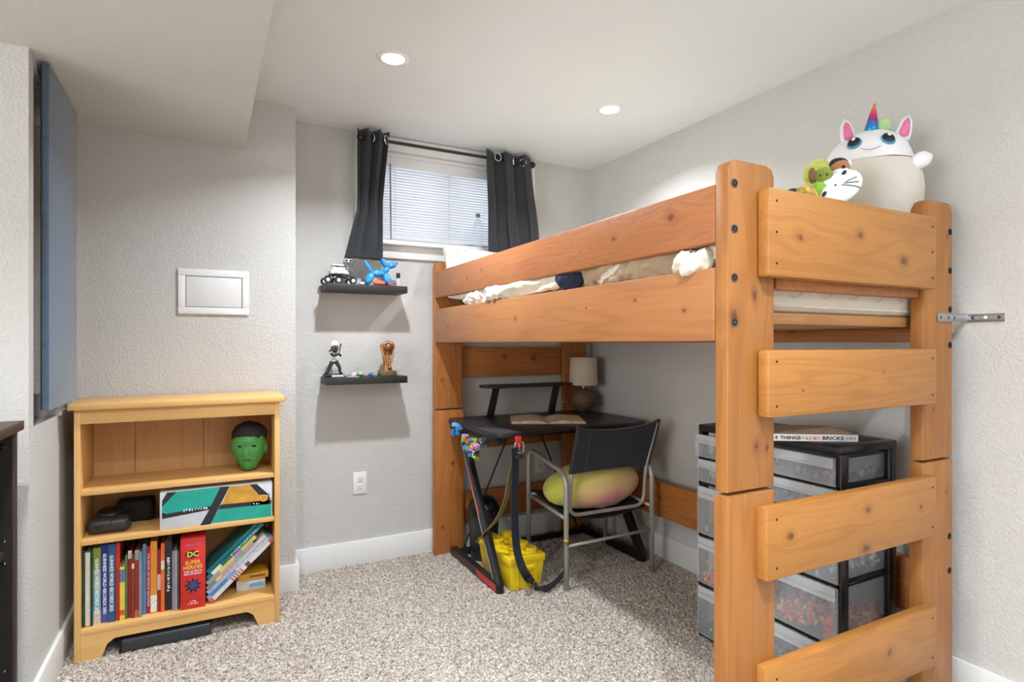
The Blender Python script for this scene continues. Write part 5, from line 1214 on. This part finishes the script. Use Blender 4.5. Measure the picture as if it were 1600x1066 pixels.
# ---------------------------------------------------------------- drawer tower
TX0, TX1, TY0, TY1 = 1.752, 2.062, 1.138, 1.735
tw = thing('drawer_tower', 'black framed tower of frosted drawers full of toy bricks', 'drawers', ((TX0 + TX1) / 2, (TY0 + TY1) / 2, 0))
BKF = mat('black_tower_plastic', (22, 22, 24), .35, var=.08)
bm = B(); box(bm, TX0 + .004, TX1, TY0, TY1, .818, .846, bev=.006); obj('top_panel', bm, BKF, tw, smooth=True)
part('top_recess', mat('black_tower_inset', (34, 34, 36), .5), tw, (TX0 + .04, TX1 - .03, TY0 + .03, TY1 - .03, .8455, .8470))
for x in (TX0 + .006, TX1 - .045):
    for y in (TY0, TY1 - .018): part('corner_post', BKF, tw, (x, x + .040, y, y + .018, -.003, .82), bev=.003)
part('back_panel', BKF, tw, (TX1 - .004, TX1, TY0 + .018, TY1 - .018, .01, .82))
lev = [(.722, .812), (.621, .711), (.414, .604), (.218, .402), (.012, .206)]
for za, zb in lev: part('shelf_frame', BKF, tw, (TX0 + .006, TX1, TY0 + .002, TY1 - .002, za - .014, za - .002), bev=.002)
rr = random.Random(3)
fills = [[(150, 150, 152), (120, 110, 104), (180, 60, 50), (90, 90, 96)], [(160, 160, 160), (110, 112, 118), (70, 72, 78)], [(150, 150, 150), (60, 64, 72), (200, 200, 200)],
         [(206, 70, 44), (226, 110, 50), (190, 44, 40), (230, 190, 60), (200, 90, 60)], [(60, 84, 110), (70, 130, 80), (90, 100, 90), (50, 60, 84), (200, 190, 60)]]
for i, (za, zb) in enumerate(lev):
    dr = bpy.data.objects.new('drawer', None); COL.objects.link(dr); dr.location = ((TX0 + TX1) / 2, (TY0 + TY1) / 2, za); adopt(dr, tw)
    e = .003; d0, d1, e0, e1 = TX0 - .006, TX1 - .012, TY0 + .021, TY1 - .021
    fx_ = d0 - (.012 if i == 0 else 0)
    bm = B(); box(bm, fx_, fx_ + .004, TY0 + .004, TY1 - .004, za, zb, bev=.0015); obj('front', bm, M['frost'], dr, smooth=True)
    part('front_band', clear('milky_highlight_band', (206, 208, 210), .42, .25), dr, (fx_ - .0012, fx_ - .0002, TY0 + .012, TY1 - .012, zb - .024 - (zb - za) * .12, zb - .003))  # milky upper band; its pale tone also paints in the lip highlight
    part('lip', M['frost'], dr, (fx_ - .006, fx_, TY0 + .006, TY1 - .006, zb - .030, zb - .024), bev=.001)
    bm = B()
    box(bm, fx_ + .0045, d1, e0, e0 + e, za, zb - .012); box(bm, fx_ + .0045, d1, e1 - e, e1, za, zb - .012); box(bm, d1 - e, d1, e0 + e, e1 - e, za, zb - .012); box(bm, fx_ + .0045, d1 - e, e0 + e, e1 - e, za, za + e)
    obj('tray', bm, M['frost'], dr)
    hfill = (zb - za) * (.30 if i < 2 else .36 if i != 3 else .62); vs, fs, mi = [], [], []
    nb = 110 if i < 3 else 480
    for k in range(nb):
        s = rr.uniform(.006, .013); face = rr.random()
        x = fx_ + .012 + (rr.random() ** 2.2) * (d1 - fx_ - .03); y = rr.uniform(e0 + .012, e1 - .012); z = za + .010 + rr.random() * hfill * (.55 + .45 * noise.noise((x * 9, y * 9, i)))
        if face < .35: y = e0 + rr.uniform(.010, .03)
        R = Matrix.Translation((x, y, max(z, za + .012))) @ Euler((rr.uniform(0, 3), rr.uniform(0, 3), rr.uniform(0, 3))).to_matrix().to_4x4(); b0 = len(vs)
        for cx_ in (-1, 1):
            for cy_ in (-1, 1):
                for cz_ in (-1, 1): vs.append(R @ Vector((cx_ * s, cy_ * s * .55, cz_ * s * .45)))
        for q in ((0, 1, 3, 2), (4, 6, 7, 5), (0, 4, 5, 1), (2, 3, 7, 6), (0, 2, 6, 4), (1, 5, 7, 3)): fs.append([b0 + w for w in q]); mi.append(k % len(fills[i]))
    me = bpy.data.meshes.new('brick_heap'); c_ = Vector(((d0 + d1) / 2, (e0 + e1) / 2, za)); me.from_pydata([v - c_ for v in vs], [], fs)
    for c in fills[i]: me.materials.append(mat('bit_%d_%d_%d' % c, c, .35, var=.03))
    me.polygons.foreach_set('material_index', mi)
    o = bpy.data.objects.new('brick_heap', me); COL.objects.link(o); o.location = c_; adopt(o, dr); o['kind'] = 'stuff'
# book on the tower
A0, B0 = Vector((1.640, 1.332, .8475)), Vector((1.893, 1.168, .8475)); u = (B0 - A0).normalized(); v = Vector((-u.y, u.x, 0)); Lb = (B0 - A0).length + .01; th = .0225
bb_ = thing('book', 'white activity book with lettered spine lying on the drawer tower', 'book', A0 + u * Lb / 2 + v * .1)
A0 = A0 - u * .01
R = Matrix.Translation(A0) @ Matrix(((u.x, v.x, 0), (u.y, v.y, 0), (0, 0, 1))).to_4x4()
CV = mat('speckled_book_cover', (150, 120, 96), .45, var=.5, vscale=45); WS = mat('white_spine', (226, 224, 220), .5, var=.02)
for zz0 in (0, th - .0025):
    bm = B(); box(bm, 0, Lb, 0, .225, zz0, zz0 + .0025, mtx=R); obj('cover', bm, CV if zz0 else WS, bb_)
bm = B(); box(bm, 0, Lb, 0, .002, .0025, th - .0025, mtx=R); obj('spine', bm, WS, bb_)
patch('spine_face', [R @ Vector(p) for p in ((0, 0, 0), (Lb, 0, 0), (Lb, 0, th), (0, 0, th))], WS, bb_, -v, .0006)
bm = B(); box(bm, .003, Lb - .003, .0025, .221, .0026, th - .0026, mtx=R); obj('pages', bm, M['pages'], bb_)
def sp_text(body, f0, f1, m_): text('lettering', body, R @ Vector((Lb * (f0 + f1) / 2, -.0014, th * .50)), u, (0, 0, 1), Lb * (f1 - f0), th * .52, m_, bb_, bold=.02)
ORP = mat('orange_red_print', (196, 70, 44), .5); GDP = mat('amber_print', (206, 140, 60), .5)
sp_text('3', .085, .115, ORP); sp_text('6', .122, .150, GDP); sp_text('5', .157, .185, LK)
sp_text('THINGS', .205, .42, LK); sp_text('L', .475, .50, mat('grey_print', (110, 106, 90), .5)); sp_text('E', .507, .53, GDP); sp_text('G', .54, .575, ORP); sp_text('O', .582, .617, GDP); sp_text('BRICKS', .64, .855, LK)
marks(R @ Vector((Lb * .445, -.0006, th * .5)), u, (0, 0, 1), Lb * .04, th * .5, mat('grey_print', (110, 106, 90), .5), bb_, 3, -v, 9); marks(R @ Vector((Lb * .93, -.0006, th * .5)), u, (0, 0, 1), Lb * .10, th * .45, mat('grey_print', (110, 106, 90), .5), bb_, 6, -v, 12)
marks(R @ Vector((Lb * .05, -.0006, th * .5)), u, (0, 0, 1), Lb * .045, th * .55, mat('dark_red_print', (130, 50, 40), .5), bb_, 2, -v, 14)
